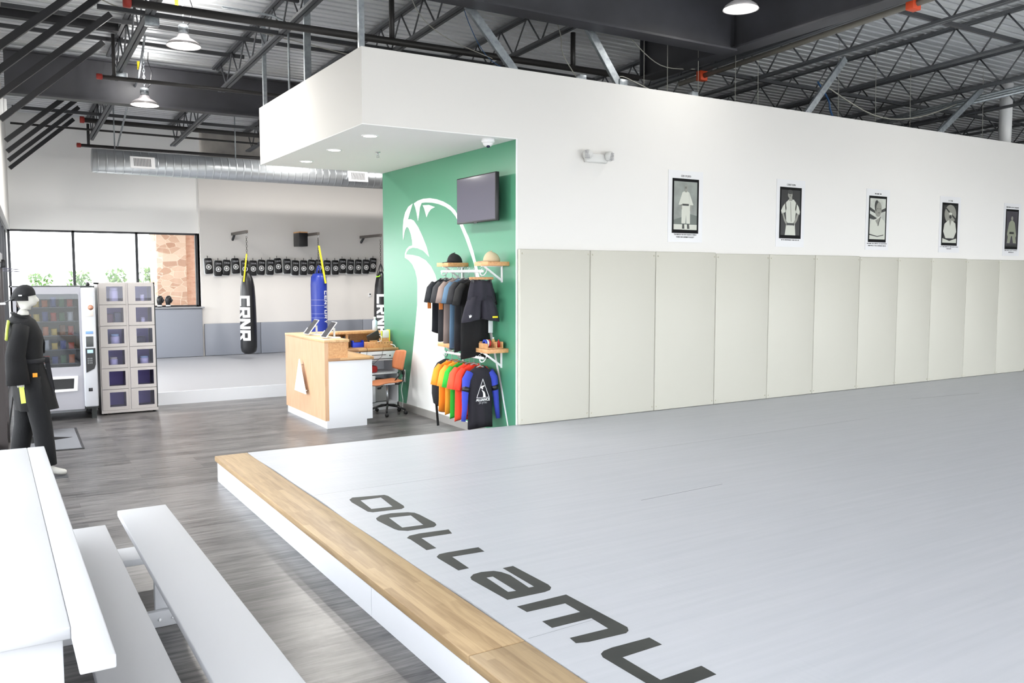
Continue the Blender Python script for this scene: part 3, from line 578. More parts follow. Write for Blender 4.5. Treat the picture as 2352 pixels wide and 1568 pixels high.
# shorts
t = thing('shorts', 'black shorts clipped to a wooden hanger, nearest on the upper rail', 'shorts', (4.85, 8.56, 2.018), 0, ug)
hanger(t, True, .155)
b = MB(); b.box(-.125, -.105, -.02, .02, -.15, -.112); b.box(.105, .125, -.02, .02, -.15, -.112); b.build('clip', black, t)
b = MB(); n = 40; rings = []
shorts_m = fab('graphite_nylon', (44, 42, 52))
for k, (zz, w, d, sp_) in enumerate([(-.13, .13, .03, 0), (-.16, .145, .035, 0), (-.26, .17, .05, 0), (-.36, .19, .055, .3)]):
    rings.append([Vector((w*cos(2*pi*j/n), d*sin(2*pi*j/n)*(1+.25*sin(7*2*pi*j/n+k*.4)), zz+.012*sin(3*2*pi*j/n))) for j in range(n)])
b.loft(rings)
for s in (-1, 1):
    rr = []
    for zz, cx, w, d in ((-.3, .085, .09, .05), (-.42, .115, .105, .055), (-.55, .135, .12, .06), (-.585, .14, .118, .055)):
        rr.append([Vector((s*(cx-(.02 if s > 0 else 0))+w*cos(2*pi*j/24), d*sin(2*pi*j/24)*(1+.18*sin(5*2*pi*j/24+s)), zz+.02*s*cos(2*pi*j/24)*-1)) for j in range(24)])
    b.loft(rr)
b.build('shorts_body', shorts_m, t)
MB().rbox(.11, .18, -.068, -.062, -.555, -.535, .002).build('yellow_label', yellow, t)
b = MB(); b.poly([[(0, 0), (.02, .012), (.022, .03), (.014, .018), (.01, .034), (.004, .018), (-.006, .03), (-.004, .01)]], lambda u, v, d: (-.19+u*1.2, -.062-d, -.55+v*1.2), .003); b.build('white_emblem', textw, t)
# white tags hanging behind
tag(MB().rbox(5.0, 5.06, 8.66, 8.665, 1.28, 1.42, .002).build('price_tag', mat('white_card', (220, 222, 226), .5)), 'white card tag hanging beside the front black shirt', 'tag')
# lower rail
t = thing('backpack', 'black backpack with white and orange badges, farthest on the lower rail', 'backpack', (4.83, 9.42, 1.0), 0, lg)
b = MB(); n = 24; rings = []
for zz, w, d in ((-.08, .03, .02), (-.12, .12, .05), (-.2, .17, .08), (-.35, .19, .11), (-.5, .19, .13), (-.62, .17, .12), (-.66, .12, .08)):
    rings.append([Vector((w*cos(2*pi*j/n), d*sin(2*pi*j/n), zz)) for j in range(n)])
b.loft(rings); b.build('bag_body', blackf, t)
b = MB(); b.bar((-.15, -.02, -.6), (-.13, -.03, -.9), .03, .006, up=(0, 1, 0)); b.tube([(0, 0, .02), (.02, 0, -.02), (0, 0, -.09), (-.02, 0, -.02), (0, 0, .02)], .006, 6); b.build('strap', blackf, t)
b = MB(); b.lathe([(.001, -.125), (.018, -.127), (.001, -.13)], (-.1, .03, -.44), 'Y', 12); b.build('white_badge', textw, t); MB().box(-.12, -.08, -.105, -.1, -.54, -.5).build('orange_badge', orange_m, t)
shirt('bright orange t-shirt on the lower rail beside the backpack', 9.3, 1.0, .62, .19, fab('orange_cotton', (250, 148, 40)), seed=11, group=lg)
shirt('yellow-orange t-shirt between the orange and green shirts on the lower rail', 9.13, 1.0, .62, .19, fab('amber_cotton', (252, 160, 50)), seed=12, group=lg)
shirt('bright green t-shirt on the lower rail', 9.0, 1.0, .65, .19, fab('green_cotton', (40, 170, 50)), seed=13, group=lg)
shirt('coral red t-shirt behind the blue-sleeved rash guard on the lower rail', 8.86, 1.0, .66, .2, fab('coral_cotton', (252, 84, 54)), seed=14, group=lg)
shirt('red t-shirt directly behind the blue-sleeved rash guard', 8.74, 1.0, .6, .17, fab('red_cotton', (240, 60, 36)), seed=15, group=lg)
t = shirt('black rash guard with blue sleeves and white triangle print, nearest on the lower rail', 8.6, .985, .70, .165, fab('black_lycra', (34, 32, 40)), sleeve='long', sm=fab('blue_lycra', (52, 68, 176)), collar=black, seed=16, group=lg, name='rash_guard', hd=.045)
b = MB(); F = lambda u, v, d: (u, -.068-d, v)
tri = [(-.085, -.46), (.085, -.46), (.0, -.24)]; tri2 = [(-.078, -.456), (.078, -.456), (0, -.25)]
b.poly([tri, tri2], F, .003)
b.poly([[(.0, -.456), (.035, -.456), (.03, -.42), (.02, -.395), (-.005, -.375), (-.02, -.37), (-.012, -.38), (0, -.4), (.004, -.43)]], F, .003)
b.poly([[(-.035, -.345), (-.02, -.325), (.01, -.318), (.03, -.322), (.012, -.328), (.015, -.336), (-.003, -.335), (.0, -.36), (-.01, -.366), (-.02, -.35)]], F, .003)
b.build('emblem', textw, t)
text_obj('chest_print', 'ALLIANCE', .042, textw, t, frame((0, -.07, -.485), (1, 0, 0), (0, 0, 1)), bold=.0012, sx=.95); text_obj('chest_print', 'JIU JITSU', .028, textg, t, frame((0, -.07, -.52), (1, 0, 0), (0, 0, 1)))
for s in (-1, 1): 
    MB().tube([(s*.185, -.01, -.33), (s*.202, -.012, -.385)], [(.05, .048), (.044, .042)], 14).build('arm_band', black, t)

# wall outlet with cord at green wall
t = thing('wall_outlet', 'white power outlet low on the green wall with plugs', 'outlet', (5.131, 11.33, .5))
MB().rbox(-.006, 0, -.04, .04, -.09, .09, .002).build('plate', metalw, t); MB().rbox(-.04, -.006, -.025, .025, .02, .07, .004).build('plug', black, t); MB().rbox(-.03, -.006, -.03, .03, -.07, -.02, .004).build('adapter', metalw, t)
MB().tube([(-.03, -.01, -.07), (-.05, 0, -.2), (-.04, -.03, -.35), (-.07, -.08, -.45), (-.08, -.13, -.488)], .005, 6).build('power_cord', metalw, t)

# ================================================================= reception desk
t = thing('reception_desk', 'reception desk with wood front panel and white side panel', 'desk', (3.62, 10.42, 0))
Y1 = 1.66
b = MB(); b.box(0, .05, 0, Y1, .1, 1.1); b.build('front_panel', deskwood, t)
b = MB(); b.rbox(-.005, .33, -.005, Y1, 1.1, 1.135, .003); b.build('ledge_top', wood_mat('desk_ledge', (196, 156, 112), (218, 182, 138), 'Y', .05, .8), t)
b = MB(); b.box(.05, .31, .005, .03, .9, 1.1); b.box(.29, .31, .03, Y1, .9, 1.1); b.build('ledge_side', shelfwood, t)
b = MB(); b.rbox(.05, .66, -.02, Y1, .862, .9, .003); b.build('worktop', deskend, t)
b = MB(); b.box(.05, .64, 0, .03, .085, .862); b.box(.05, .56, .0, .03, 0, .085); b.build('side_panel', gloss_w, t)
b = MB(); b.box(.02, .05, .0, Y1, 0, .1); b.build('kick_plate', gloss_w, t)
b = MB(); b.box(.3, .32, .03, Y1, .05, .86); b.build('inner_panel', gloss_w, t)
sg = MB(); G = lambda u, v, d: (-.06+d, u, v)
sg.poly([[(.6, .38), (1.08, .385), (.86, .83)], [(.84, .47), (.865, .6), (.87, .6), (.86, .47)]], G, .012); so = sg.build('triangle_sign', mat('sign_white', (242, 244, 248), .3), t)
b = MB()
for yy, zz in ((.86, .75), (.66, .42), (1.02, .42)): b.tube([(-.048, yy, zz), (0.0, yy, zz)], .006, 8)
b.build('standoff', chrome, so)
# back counter with hutch
t = thing('back_counter', 'butcher block back counter with pigeonhole hutch and white drawers', 'counter', (4.3, 11.5, 0))
XE = .82
b = MB(); b.rbox(-.01, XE, 0, .55, .862, .9, .003); b.build('worktop', deskend, t)
b = MB(); b.rbox(-.33, XE-.12, .3, .57, 1.10, 1.135, .003); b.build('hutch_top', shelfwood, t)
b = MB(); b.box(-.33, XE-.12, .54, .56, .9, 1.1)
for x in (.13, -.33): b.box(x, x+.04, .32, .54, .9, 1.1)
b.build('hutch_back', shelfwood, t)
b = MB(); b.box(.28, XE, .02, .04, .0, .08); b.box(.2, .22, .02, .53, .08, .86); b.box(XE-.02, XE, .02, .53, 0, .86); b.box(.2, XE, .5, .52, .08, .86); b.box(.2, XE, .02, .5, .08, .1); b.box(.2, XE, .02, .5, .72, .74); b.box(.2, XE, .02, .5, .52, .54); b.build('cabinet_frame', gloss_w, t)
for z0, z1 in ((.75, .855),):
    d = MB().rbox(.23, XE-.03, .0, .03, z0, z1, .003).build('drawer', gloss_w, t); MB().box(.4, .62, -.004, 0, z0+.05, z0+.058).build('handle_slot', black, d); MB().lathe([(.01, -.008), (.012, 0)], (.68, 0, z0+.04), 'Y', 8).build('lock', black, d)
b = MB().rbox(.23, .45, .0, .03, .12, .5, .003).build('drawer', gloss_w, t); MB().rbox(.45, .7, .12, .42, .11, .42, .005).build('bin', mat('grey_bin', (150, 150, 150), .6), t)
# tablets on stands
def tablet(y, label):
    t = thing('tablet_stand', label, 'tablet', (3.86, y, 1.135), 0, 'tablets on the reception desk')
    MB().lathe([(.001, 0), (.085, 0), (.083, .012), (.02, .018), (.001, .018)], (0, 0, 0)).build('base', metalw, t)
    b = MB(); b.tube([(0, 0, .015), (0, 0, .13)], .014, 10); b.bar((0, 0, .12), (-.05, 0, .12), .02, .02); b.build('stem', metalw, t)
    M = Matrix.Translation((-.07, 0, .11)) @ Matrix.Rotation(radians(-52), 4, 'Y')
    MB().rbox(-.125, .125, -.1, .1, -.006, .006, .004, M=M).build('tablet', metalw, t)
    MB().rbox(-.118, .118, -.093, .093, .006, .0075, .0005, seg=1, M=M).build('screen', mat('tablet_glass', (60, 60, 64), .15), t)
    MB().rbox(-.11, -.02, .1, .135, -.02, .006, .004, M=M).build('card_reader', metalw, t)
    return t
tablet(11.42, 'tablet on a round white stand, farther one on the desk ledge'); tablet(10.72, 'tablet on a round white stand, nearest on the desk ledge')
# objects on back counter
t = thing('card_terminal', 'black card terminal in the hutch pigeonhole', 'terminal', (4.45, 11.86, .9)); MB().rbox(-.05, .04, -.03, .03, 0, .17, .012).build('terminal_body', black, t); MB().box(-.02, .02, -.032, -.03, .05, .13).build('keypad', mat('grey_keys', (120, 124, 128), .5), t)
t = thing('blue_bin', 'small blue plastic bin in the hutch pigeonhole', 'bin', (4.62, 11.86, .9)); b = MB(); b.rbox(-.085, .085, -.05, .05, 0, .07, .006); b.build('bin_body', mat('blue_plastic', (40, 70, 220), .4), t); b = MB(); b.rbox(-.085, -.07, -.05, .05, .07, .1, .004); b.rbox(.07, .085, -.05, .05, .07, .1, .004); b.build('rim', mat('blue_plastic'), t)
t = thing('wooden_organiser', 'low wooden cable box with row of holes on the back counter', 'organiser', (4.87, 11.66, .9)); b = MB(); b.rbox(-.2, .2, -.06, .06, 0, .085, .003); b.build('organiser_body', shelfwood, t)
b = MB()
for i in range(6): b.lathe([(.001, -.0605), (.006, -.0612), (.001, -.062)], (-.06+i*.045, 0, .07), 'Y', 8)
b.build('vent_hole', black, t)
t = thing('tilted_tablet', 'black tablet tilted back on the wooden cable box', 'tablet', (4.8, 11.68, .985)); M = Matrix.Translation((0, 0, .07)) @ Matrix.Rotation(radians(-25), 4, 'Y') @ Matrix.Rotation(radians(25), 4, 'X'); MB().rbox(-.1, .1, -.008, .008, -.075, .075, .005, M=M).build('tablet', mat('dark_tablet', (58, 58, 60), .4), t); MB().rbox(-.06, .06, -.02, .03, 0, .02, .003).build('foot', shelfwood, t)
tag(MB().tube([(4.88, 11.64, 1.08), (4.9, 11.6, 1.06), (4.88, 11.58, 1.0), (4.83, 11.6, .988)], .005, 6).build('charging_cable', metalw), 'short white charging cable behind the tilted tablet', 'cable')
tag(MB().tube([(5.02, 11.62, .95), (5.08, 11.56, .93), (5.105, 11.52, .86), (5.105, 11.5, .7)], .006, 6).build('power_cable', metalw), 'white cable running over the back counter edge', 'cable')
tag(MB().tube([(4.72, 11.8, .905), (4.66, 11.6, .904), (4.62, 11.47, .9), (4.6, 11.46, .75), (4.7, 11.45, .68), (4.84, 11.47, .78), (4.88, 11.5, .904)], .003, 6).build('black_cable', black), 'thin black cable looping over the back counter edge', 'cable')
t = thing('receipt_printer', 'small white box with yellow and black trim at the green wall end', 'box', (5.02, 11.78, .9)); MB().rbox(-.07, .06, -.05, .05, .0, .13, .004).build('box_body', shelfwood, t); MB().rbox(-.055, .05, -.055, .045, .13, .24, .008).build('note_block', textw, t); b = MB(); b.rbox(.05, .065, -.06, .05, .05, .25, .004); b.rbox(-.075, -.06, -.06, -.04, .1, .24, .004); b.build('yellow_trim', mat('yellow_plastic', (225, 230, 40), .4), t)
bottle('sanitiser_bottle', (4.93, 11.93, 1.135), .038, .2, mat('clear_blue_bottle', (206, 222, 240), .2), metalw, 'pale clear pump bottle on the hutch top')
t = thing('paper_stack', 'dark papers lying in the left hutch pigeonhole', 'papers', (4.25, 11.9, .9)); b = MB()
for i in range(5): b.box(-.13+i*.004, .1, -.1, .1, i*.022, i*.022+.017, i % 2)
b.build('papers', [black, mat('paper_grey', (170, 172, 176), .6)], t)
tag(MB().rbox(4.58, 4.82, 11.56, 11.75, .543, .64, .03, seg=3).build('red_bag', mat('red_bag_cloth', (170, 40, 40), .7)), 'red cloth bundle on the shelf under the back counter', 'bag')

# office chair
t = thing('office_chair', 'tan moulded plywood office chair on black base behind the desk', 'chair', (4.80, 11.12, 0))
ply = mat('tan_plywood', (192, 118, 78), .45, var=(3, (206, 132, 90)), stretch=(1, 8, 1))
def curved(mb, w, d, fn, th=.016, n=10):
    vs = []; fs = []
    for k in range(2):
        for i in range(n+1):
            for j in range(n+1):
                u = -1+2*i/n; v = -1+2*j/n
                uu = u*sqrt(1-v*v/2*.45); vv = v*sqrt(1-u*u/2*.45); p = fn(uu, vv); vs.append(p[0]+p[1]*(th*(k-.5)))
    N_ = (n+1)**2
    for k in range(2):
        for i in range(n):
            for j in range(n): a = k*N_+i*(n+1)+j; fs.append((a, a+1, a+n+2, a+n+1) if k else (a, a+n+1, a+n+2, a+1))
    rim = [i*(n+1) for i in range(n+1)]+[n*(n+1)+j for j in range(1, n+1)]+[i*(n+1)+n for i in range(n-1, -1, -1)]+[j for j in range(n-1, 0, -1)]
    for i in range(len(rim)): a = rim[i]; c = rim[(i+1) % len(rim)]; fs.append((a, c, c+N_, a+N_))
    mb.add(vs, fs, 0, True)
b = MB(); curved(b, 1, 1, lambda u, v: (Vector((-.05+.2*u, .0+.2*v, .455+.02*u*u*(u > 0)-.035*max(0, -u)**2+.012*v*v)), Vector((0, 0, 1)))); b.build('seat', ply, t)
b = MB(); curved(b, 1, 1, lambda u, v: (Vector((.185+.03*v-.05*u*u, -.03+.19*u, .76+.14*v)), Vector((1, 0, 0)))); b.build('backrest', ply, t)
b = MB(); b.tube([(0, 0, .42), (.14, -.03, .42), (.2, -.03, .46), (.21, -.03, .56), (.2, -.03, .68)], .012, 8); b.tube([(.05, -.03, .44), (.14, -.03, .54), (.19, -.03, .66)], .01, 8); b.build('back_support', black, t)
b = MB(); b.tube([(-.03, 0, .1), (-.03, 0, .44)], .016, 10); b.box(-.1, .06, -.06, .06, .42, .44); b.build('column', chrome, t)
b = MB(); b.tube([(-.1, 0, .4), (-.16, -.04, .38)], .008, 6); b.rbox(-.2, -.14, -.06, -.03, .365, .39, .01); b.build('lever', black, t)
for k in range(5):
    a = 2*pi*k/5+.5; b = MB(); b.tube([(-.03, 0, .13), (-.03+.15*cos(a), .15*sin(a), .11), (-.03+.27*cos(a), .27*sin(a), .07)], .015, 8); l = b.build('leg', black, t)
    MB().lathe([(.001, -.012), (.026, -.012), (.026, .012), (.001, .012)], (-.03+.27*cos(a), .27*sin(a), .027), 'Y', 12).build('caster', black, l)

# ================================================================= kiosk lockers and vending machine
kb = thing('vending_locker', 'grey twelve-door vending locker with windows beside the vending machine', 'locker', (1.315, 13.1, 0))
grey_l = mat('grey_locker_paint', (186, 180, 178), .45)
b = MB(); b.box(0, .02, 0, .5, .04, 1.85); b.box(.72, .74, 0, .5, .04, 1.85, 1); b.box(0, .74, .48, .5, .04, 1.85); b.box(0, .74, 0, .5, 1.83, 1.85); b.box(0, .74, -.01, .5, .02, .06); b.box(.355, .385, -.002, .48, .04, 1.84)
for i in range(7): b.box(.02, .72, .02, .48, .055+i*.297, .065+i*.297, 0)
b.build('cabinet', [grey_l, mat('black_cabinet_side', (28, 30, 32), .4)], kb)
MB().box(.74, .75, .05, .48, 0.1, 1.8).build('side_strip', mat('black_cabinet_side'), kb)
lock_in = mat('locker_interior', (176, 166, 214), .6)
b = MB(); b.box(.03, .35, .47, .478, .07, 1.83); b.box(.39, .71, .47, .478, .07, 1.83); b.build('back_lining', lock_in, kb)
for r in range(6):
    for c in range(2):
        x0 = .015+c*.372; z0 = .062+r*.297
        b = MB(); L_ = [[(x0, z0), (x0+.338, z0), (x0+.338, z0+.29), (x0, z0+.29)], [(x0+.095, z0+.045), (x0+.305, z0+.045), (x0+.305, z0+.25), (x0+.095, z0+.25)]]
        b.poly(L_, lambda u, v, d: (u, -.012+d, v), .014); d_ = b.build('door', grey_l, kb)
        MB().box(x0+.095, x0+.305, -.004, -.001, z0+.045, z0+.25).build('door_pane', lockpane, d_)
b = MB()
for x in (.05, .69):
    for y_ in (.04, .44): b.tube([(x, y_, 0), (x, y_, .04)], .02, 8)
b.build('foot', black, kb)
def jar(c, r_, rad, h, nm, capc, lab, dx=.2):
    x = 1.315+.015+c*.372+dx; z = .0655+r_*.297
    t = thing('supplement_jar', lab, 'jar', (x, 13.2, z), 0, 'jars inside the vending locker')
    MB().lathe([(.001, 0), (rad, 0), (rad, h*.78), (rad*.85, h*.82)], (0, 0, 0), n=16).build('jar_body', nm, t); MB().lathe([(rad*.88, h*.82), (rad*.88, h), (.001, h)], (0, 0, 0), n=16).build('lid', capc, t)
jw = mat('jar_white', (226, 226, 236), .3)
jar(0, 5, .06, .23, jw, jw, 'tall white jar in the top left locker'); jar(1, 5, .03, .13, jw, metalw, 'small white bottle in the top right locker')
jar(1, 4, .03, .1, jw, jw, 'small white pot in the second right locker'); jar(0, 3, .06, .17, jw, mat('lid_aqua', (180, 214, 226), .3), 'white jar with aqua lid in the third left locker')
jar(0, 2, .055, .14, jw, mat('lid_cream', (226, 226, 200), .3), 'white jar with cream lid in the fourth left locker', .17); jar(1, 2, .06, .14, jw, mat('lid_aqua'), 'white jar with aqua lid in the fourth right locker')
tag(MB().rbox(1.79, 1.93, 13.2, 13.3, .955, 1.08, .004).build('black_box', black), 'black box in the third right locker', 'box')
tag(MB().rbox(1.43, 1.51, 13.18, 13.26, 1.253, 1.41, .01).build('snack_pouch', mat('maroon_pouch', (96, 40, 60), .4)), 'dark maroon pouch in the second left locker', 'pouch')
tag(MB().rbox(1.53, 1.62, 13.18, 13.26, 1.253, 1.43, .01).build('snack_pouch', mat('teal_pouch', (50, 70, 80), .4)), 'dark teal pouch in the second left locker', 'pouch')

vx0 = .27; VW = .985
vm = thing('vending_machine', 'grey snack vending machine with glass front left of the locker', 'vending machine', (vx0, 12.85, 0))
VD = .78
vb = mat('vending_silver', (162, 161, 168), .35, .1); vsd = mat('vending_black_side', (30, 36, 34), .5)
b = MB(); b.box(0, .02, 0, .78, .14, 1.81); b.box(VW-.02, VW, .05, .78, .14, 1.81, 1); b.box(0, VW, .76, .78, .14, 1.81); b.box(0, VW, 0.02, .78, 1.79, 1.81, 1); b.box(0, VW, 0.02, .78, .14, .2, 1); b.box(.79, .8, .03, .77, .2, 1.79, 1); b.build('cabinet', [vb, vsd], vm)
b = MB(); rr = [(.06, .735), (.07, .725), (.77, .725), (.785, .74), (.785, 1.69), (.77, 1.705), (.07, 1.705), (.06, 1.69)]
b.poly([[(0, .145), (VW-.17, .145), (VW-.17, 1.8), (0, 1.8)], rr, [(.1, .43), (.115, .415), (.69, .415), (.705, .43), (.705, .56), (.69, .575), (.115, .575), (.1, .56)]], lambda u, v, d: (u, d, v), .03); dr = b.build('door', vb, vm)
MB().box(.055, .79, .014, .018, .72, 1.71).build('window_pane', darkpane, dr)
b = MB(); b.poly([[(.08, .39), (.73, .4), (.745, .6), (.08, .61)], [(.1, .43), (.69, .43), (.7, .57), (.1, .57)]], lambda u, v, d: (u, -.025+d, v), .025); b.build('flap_frame', metalw, dr)
MB().box(.09, .71, .02, .03, .41, .58).build('delivery_flap', black, dr)
MB().rbox(0, .17, -.004, -.001, .16, .25, .001).build('sticker', mat('dark_sticker', (50, 40, 80), .4), dr)
b = MB(); b.rbox(VW-.17, VW, -.045, .03, .17, 1.79, .018); cc = b.build('control_column', mat('vending_white', (200, 202, 208), .3), vm)
cx = VW-.17
MB().rbox(cx+.035, cx+.14, -.05, -.044, 1.4, 1.66, .002).build('poster_panel', mat('pale_advert', (230, 220, 214), .3), cc); MB().lathe([(.001, -.0505), (.035, -.052), (.001, -.053)], (cx+.11, 0, 1.52), 'Y', 14).build('advert_figure', mat('advert_orange', (206, 150, 126), .4), cc)
MB().rbox(cx+.04, cx+.13, -.05, -.044, 1.165, 1.2, .002).build('blue_label', mat('label_blue', (120, 160, 220), .4), cc)
MB().rbox(cx+.04, cx+.13, -.052, -.044, .99, 1.13, .002).build('card_reader', mat('reader_grey', (72, 74, 76), .4), cc)
b = MB(); b.poly([[(cx+.03, .64), (cx+.13, .69), (cx+.15, .75), (cx+.15, .97), (cx+.03, .97)]], lambda u, v, d: (u, -.052+d, v), .008); kp = b.build('keypad_panel', black, cc)
MB().box(cx+.05, cx+.12, -.0545, -.052, .905, .95).build('display', mat('lcd', (150, 190, 220), .3, emit=((150, 190, 220), .6)), kp)
b = MB()
for i in range(3):
    for j in range(3): b.box(cx+.05+i*.022, cx+.064+i*.022, -.055, -.052, .76+j*.03, .78+j*.03)
b.build('key', mat('key_grey', (120, 122, 124), .4), kp)
MB().rbox(cx+.05, cx+.1, -.05, -.044, .385, .43, .002).build('coin_return', black, cc)
for x in (.06, VW-.08):
    for y_ in (.06, .7): MB().box(x, x+.06, y_, y_+.06, 0, .14).build('leg', mat('vending_black_side'), vm)
b = MB()
for i in range(5): b.box(.03, .785, .1, .74, .76+i*.19, .768+i*.19)
b.build('shelf', mat('vend_shelf', (120, 122, 128), .4, .4), vm)
MB().box(.02, .79, .74, .758, .2, 1.79).build('inner_back', mat('vend_inner', (52, 54, 62), .6), vm)
cols = [((210, 60, 40), 'red'), ((240, 200, 60), 'yellow'), ((60, 120, 70), 'green'), ((230, 230, 235), 'white'), ((230, 120, 60), 'orange'), ((60, 80, 160), 'blue'), ((150, 90, 60), 'brown')]
rnd = random.Random(5); sh_n = ['lowest', 'second lowest', 'middle', 'second highest', 'highest']
for r in range(5):
    order = cols[:]; rnd.shuffle(order)
    for k in range(7):
        c, nm = order[k]; x = vx0+.09+k*.1; z = .7685+r*.19; h = rnd.uniform(.08, .14)
        b = MB(); n = 8
        rings = [[Vector((x+w*cos(2*pi*(j+.5)/n), 12.98+d*sin(2*pi*(j+.5)/n), z+zz)) for j in range(n)] for zz, w, d in ((0, .04, .012), (.012, .038, .028), (h*.5, .036, .034), (h-.012, .038, .02), (h, .04, .004))]
        b.loft(rings); tag(b.build('snack_pack', mat('pack_'+nm, c, .35)), '%s snack pack on the %s shelf of the vending machine' % (nm, sh_n[r]), 'snack', 'snack packs in the vending machine')
tag(MB().lathe([(.001, 0), (.022, 0), (.024, .02), (.018, .045), (.001, .05)], (1.19, 13.0, 1.811), n=12).build('antenna_dome', black), 'small black knob on top of the vending machine', 'antenna')

# ================================================================= floor mats near the door
t = thing('door_mat', 'grey door mat with black border and dark arrow print by the vending machine', 'mat', (.62, 11.45, 0))
b = MB(); b.poly([[(-.3, -.75), (.26, -.79), (.3, .72), (-.26, .78)]], lambda u, v, d: (u, v, .001+d), .006); b.build('border', black, t)
b = MB(); b.poly([[(-.27, -.72), (.235, -.76), (.27, .69), (-.235, .75)]], lambda u, v, d: (u, v, .0075+d), .001); b.build('pile', mat('mat_pile', (112, 114, 120), .95, bump=(300, .5, .003)), t)
b = MB(); b.poly([[(-.24, .3), (.2, .0), (-.24, -.2)]], lambda u, v, d: (u, v, .009+d), .001); b.build('arrow_print', textblk, t)

# ================================================================= punching bags
def block(strs, u0, v0, w, h, wrap):     # letter polygons in unit boxes mapped by wrap(u,v)
    pass
LETS = {'C': [[(0, 0), (1, 0), (1, .24), (.26, .24), (.26, .76), (1, .76), (1, 1), (0, 1)]],
        'R': [[(0, 0), (.27, 0), (.27, .33), (.45, .33), (.7, 0), (1, 0), (.74, .36), (1, .42), (1, 1), (0, 1)], [(.27, .55), (.27, .78), (.74, .78), (.74, .55)]],
        'N': [[(0, 0), (.26, 0), (.26, .62), (.7, 0), (1, 0), (1, 1), (.74, 1), (.74, .42), (.32, 1), (0, 1)]],
        'E': [[(0, 0), (1, 0), (1, .22), (.28, .22), (.28, .39), (.9, .39), (.9, .61), (.28, .61), (.28, .78), (1, .78), (1, 1), (0, 1)]],
        'T': [[(.37, 0), (.63, 0), (.63, .76), (1, .76), (1, 1), (0, 1), (0, .76), (.37, .76)]],
        'U': [[(0, 0), (1, 0), (1, 1), (.73, 1), (.73, .24), (.27, .24), (.27, 1), (0, 1)]],
        'Y': [[(.37, 0), (.63, 0), (.63, .4), (1, 1), (.7, 1), (.5, .62), (.3, 1), (0, 1), (.37, .4)]]}
def bag_print(word, t, m, R, a0, a1, ztop, lh, gap):
    """letters turned a quarter clockwise, reading downwards; a0..a1 angle span (radians, from -Y)"""
    bm = bmesh.new(); z = ztop
    for ch in word:
        loops = LETS[ch]; pts = [p for l in loops for p in l]
        tr = geometry.tessellate_polygon([[Vector((p[0], p[1], 0)) for p in l] for l in loops])
        vv = [bm.verts.new((p[1], z-p[0]*lh, 0)) for p in pts]       # x: 0..1 across the bag, up of the letter points right
        for q in tr:
            try: bm.faces.new([vv[i] for i in q])
            except ValueError: pass
        z -= lh+gap
    for k in range(1, 24): bmesh.ops.bisect_plane(bm, geom=bm.verts[:]+bm.edges[:]+bm.faces[:], plane_co=(k/24, 0, 0), plane_no=(1, 0, 0))
    for v in bm.verts:
        a = a0+(a1-a0)*v.co.x; rr = R(v.co.y)+.003; v.co = Vector((rr*sin(a), -rr*cos(a), v.co.y))
    bmesh.ops.recalc_face_normals(bm, faces=bm.faces[:])
    me = bpy.data.meshes.new('lettering'); bm.to_mesh(me); bm.free(); me.materials.append(m)
    o = bpy.data.objects.new('lettering', me); C.objects.link(o); o.parent = t
def chain(t, z0, z1, name='chain', m=chrome):
    b = MB(); k = max(2, int((z1-z0)/.045)); dz = (z1-z0)/k
    for i in range(k):
        zc = z0+dz*(i+.5); pts = []
        for j in range(9):
            a = 2*pi*j/8; p = (.014*cos(a), 0, zc+dz*.62*sin(a)) if i % 2 else (0, .014*cos(a), zc+dz*.62*sin(a)); pts.append(p)
        b.tube(pts, .004, 5, caps=False)
    b.build(name, m, t)
def bag(x, y, prof, m, label, word, R, a0, a1, ztop, lh, gap, top_z, strap=None, arm=True, hookz=2.828):
    t = thing('punching_bag', label, 'punching bag', (x, y, 0), 0, 'hanging punching bags')
    b = MB(); n = 28; rings = []
    for r, z in prof: rings.append([Vector((r*cos(2*pi*j/n), r*sin(2*pi*j/n), z)) for j in range(n)])
    b.loft(rings); b.build('bag_body', m, t)
    chain(t, top_z+.22, hookz-.06, 'chain', mat('dark_chain', (70, 66, 60), .4, .6))
    b = MB()
    for k in range(4):
        a = pi/4+k*pi/2; b.tube([(.1*cos(a), .1*sin(a), top_z-.05), (.03*cos(a), .03*sin(a), top_z+.16), (0, 0, top_z+.22)], .01, 6)
    b.build('hanging_straps', m, t)
    b = MB(); b.tube([(0, 0, hookz-.06), (.012, 0, hookz-.04), (.012, 0, hookz-.015), (0, 0, hookz), (-.012, 0, hookz-.015)], .005, 6); b.build('hook', chrome, t)
    bag_print(word, t, textw, R, a0, a1, ztop, lh, gap)
    if strap: MB().bar(strap[0], strap[1], strap[2], .006, up=(0, 1, 0)).build('pull_strap', yellow, t)
    return t
p1 = [(.02, .30), (.1, .315), (.15, .36), (.168, .45), (.17, .8), (.165, 1.2), (.155, 1.5), (.14, 1.72), (.11, 1.88), (.07, 1.98), (.04, 2.04)]
Rf = lambda z: .17-(0 if z < 1 else (z-1)*.022)
A0, A1 = -1.62, .02
bag(4.68, 18.2, p1, blk_vinyl, 'long black punching bag with white lettering, leftmost of the three', 'CRNR', Rf, -1.57, -.02, 1.53, .215, .025, 2.0, ((-.11, -.13, 1.82), (-.01, -.02, 2.4), .028))
p2 = [(.03, .42), (.13, .43), (.165, .46), (.175, .52), (.177, 1.2), (.178, 1.75), (.165, 1.92), (.12, 1.99), (.03, 2.0)]
bag(6.22, 18.2, p2, blue_vinyl, 'worn blue punching bag with white lettering behind the desk', 'CENTURY', lambda z: .178, .35, .85, 1.62, .085, .02, 1.95, ((.09, -.19, 1.78), (.01, -.02, 2.6), .04))
b = MB()
for z in (1.42, 1.3, 1.12, 1.03): b.lathe([(.179, z-.004), (.181, z), (.179, z+.004)], (0, 0, 0), n=28, caps=False)
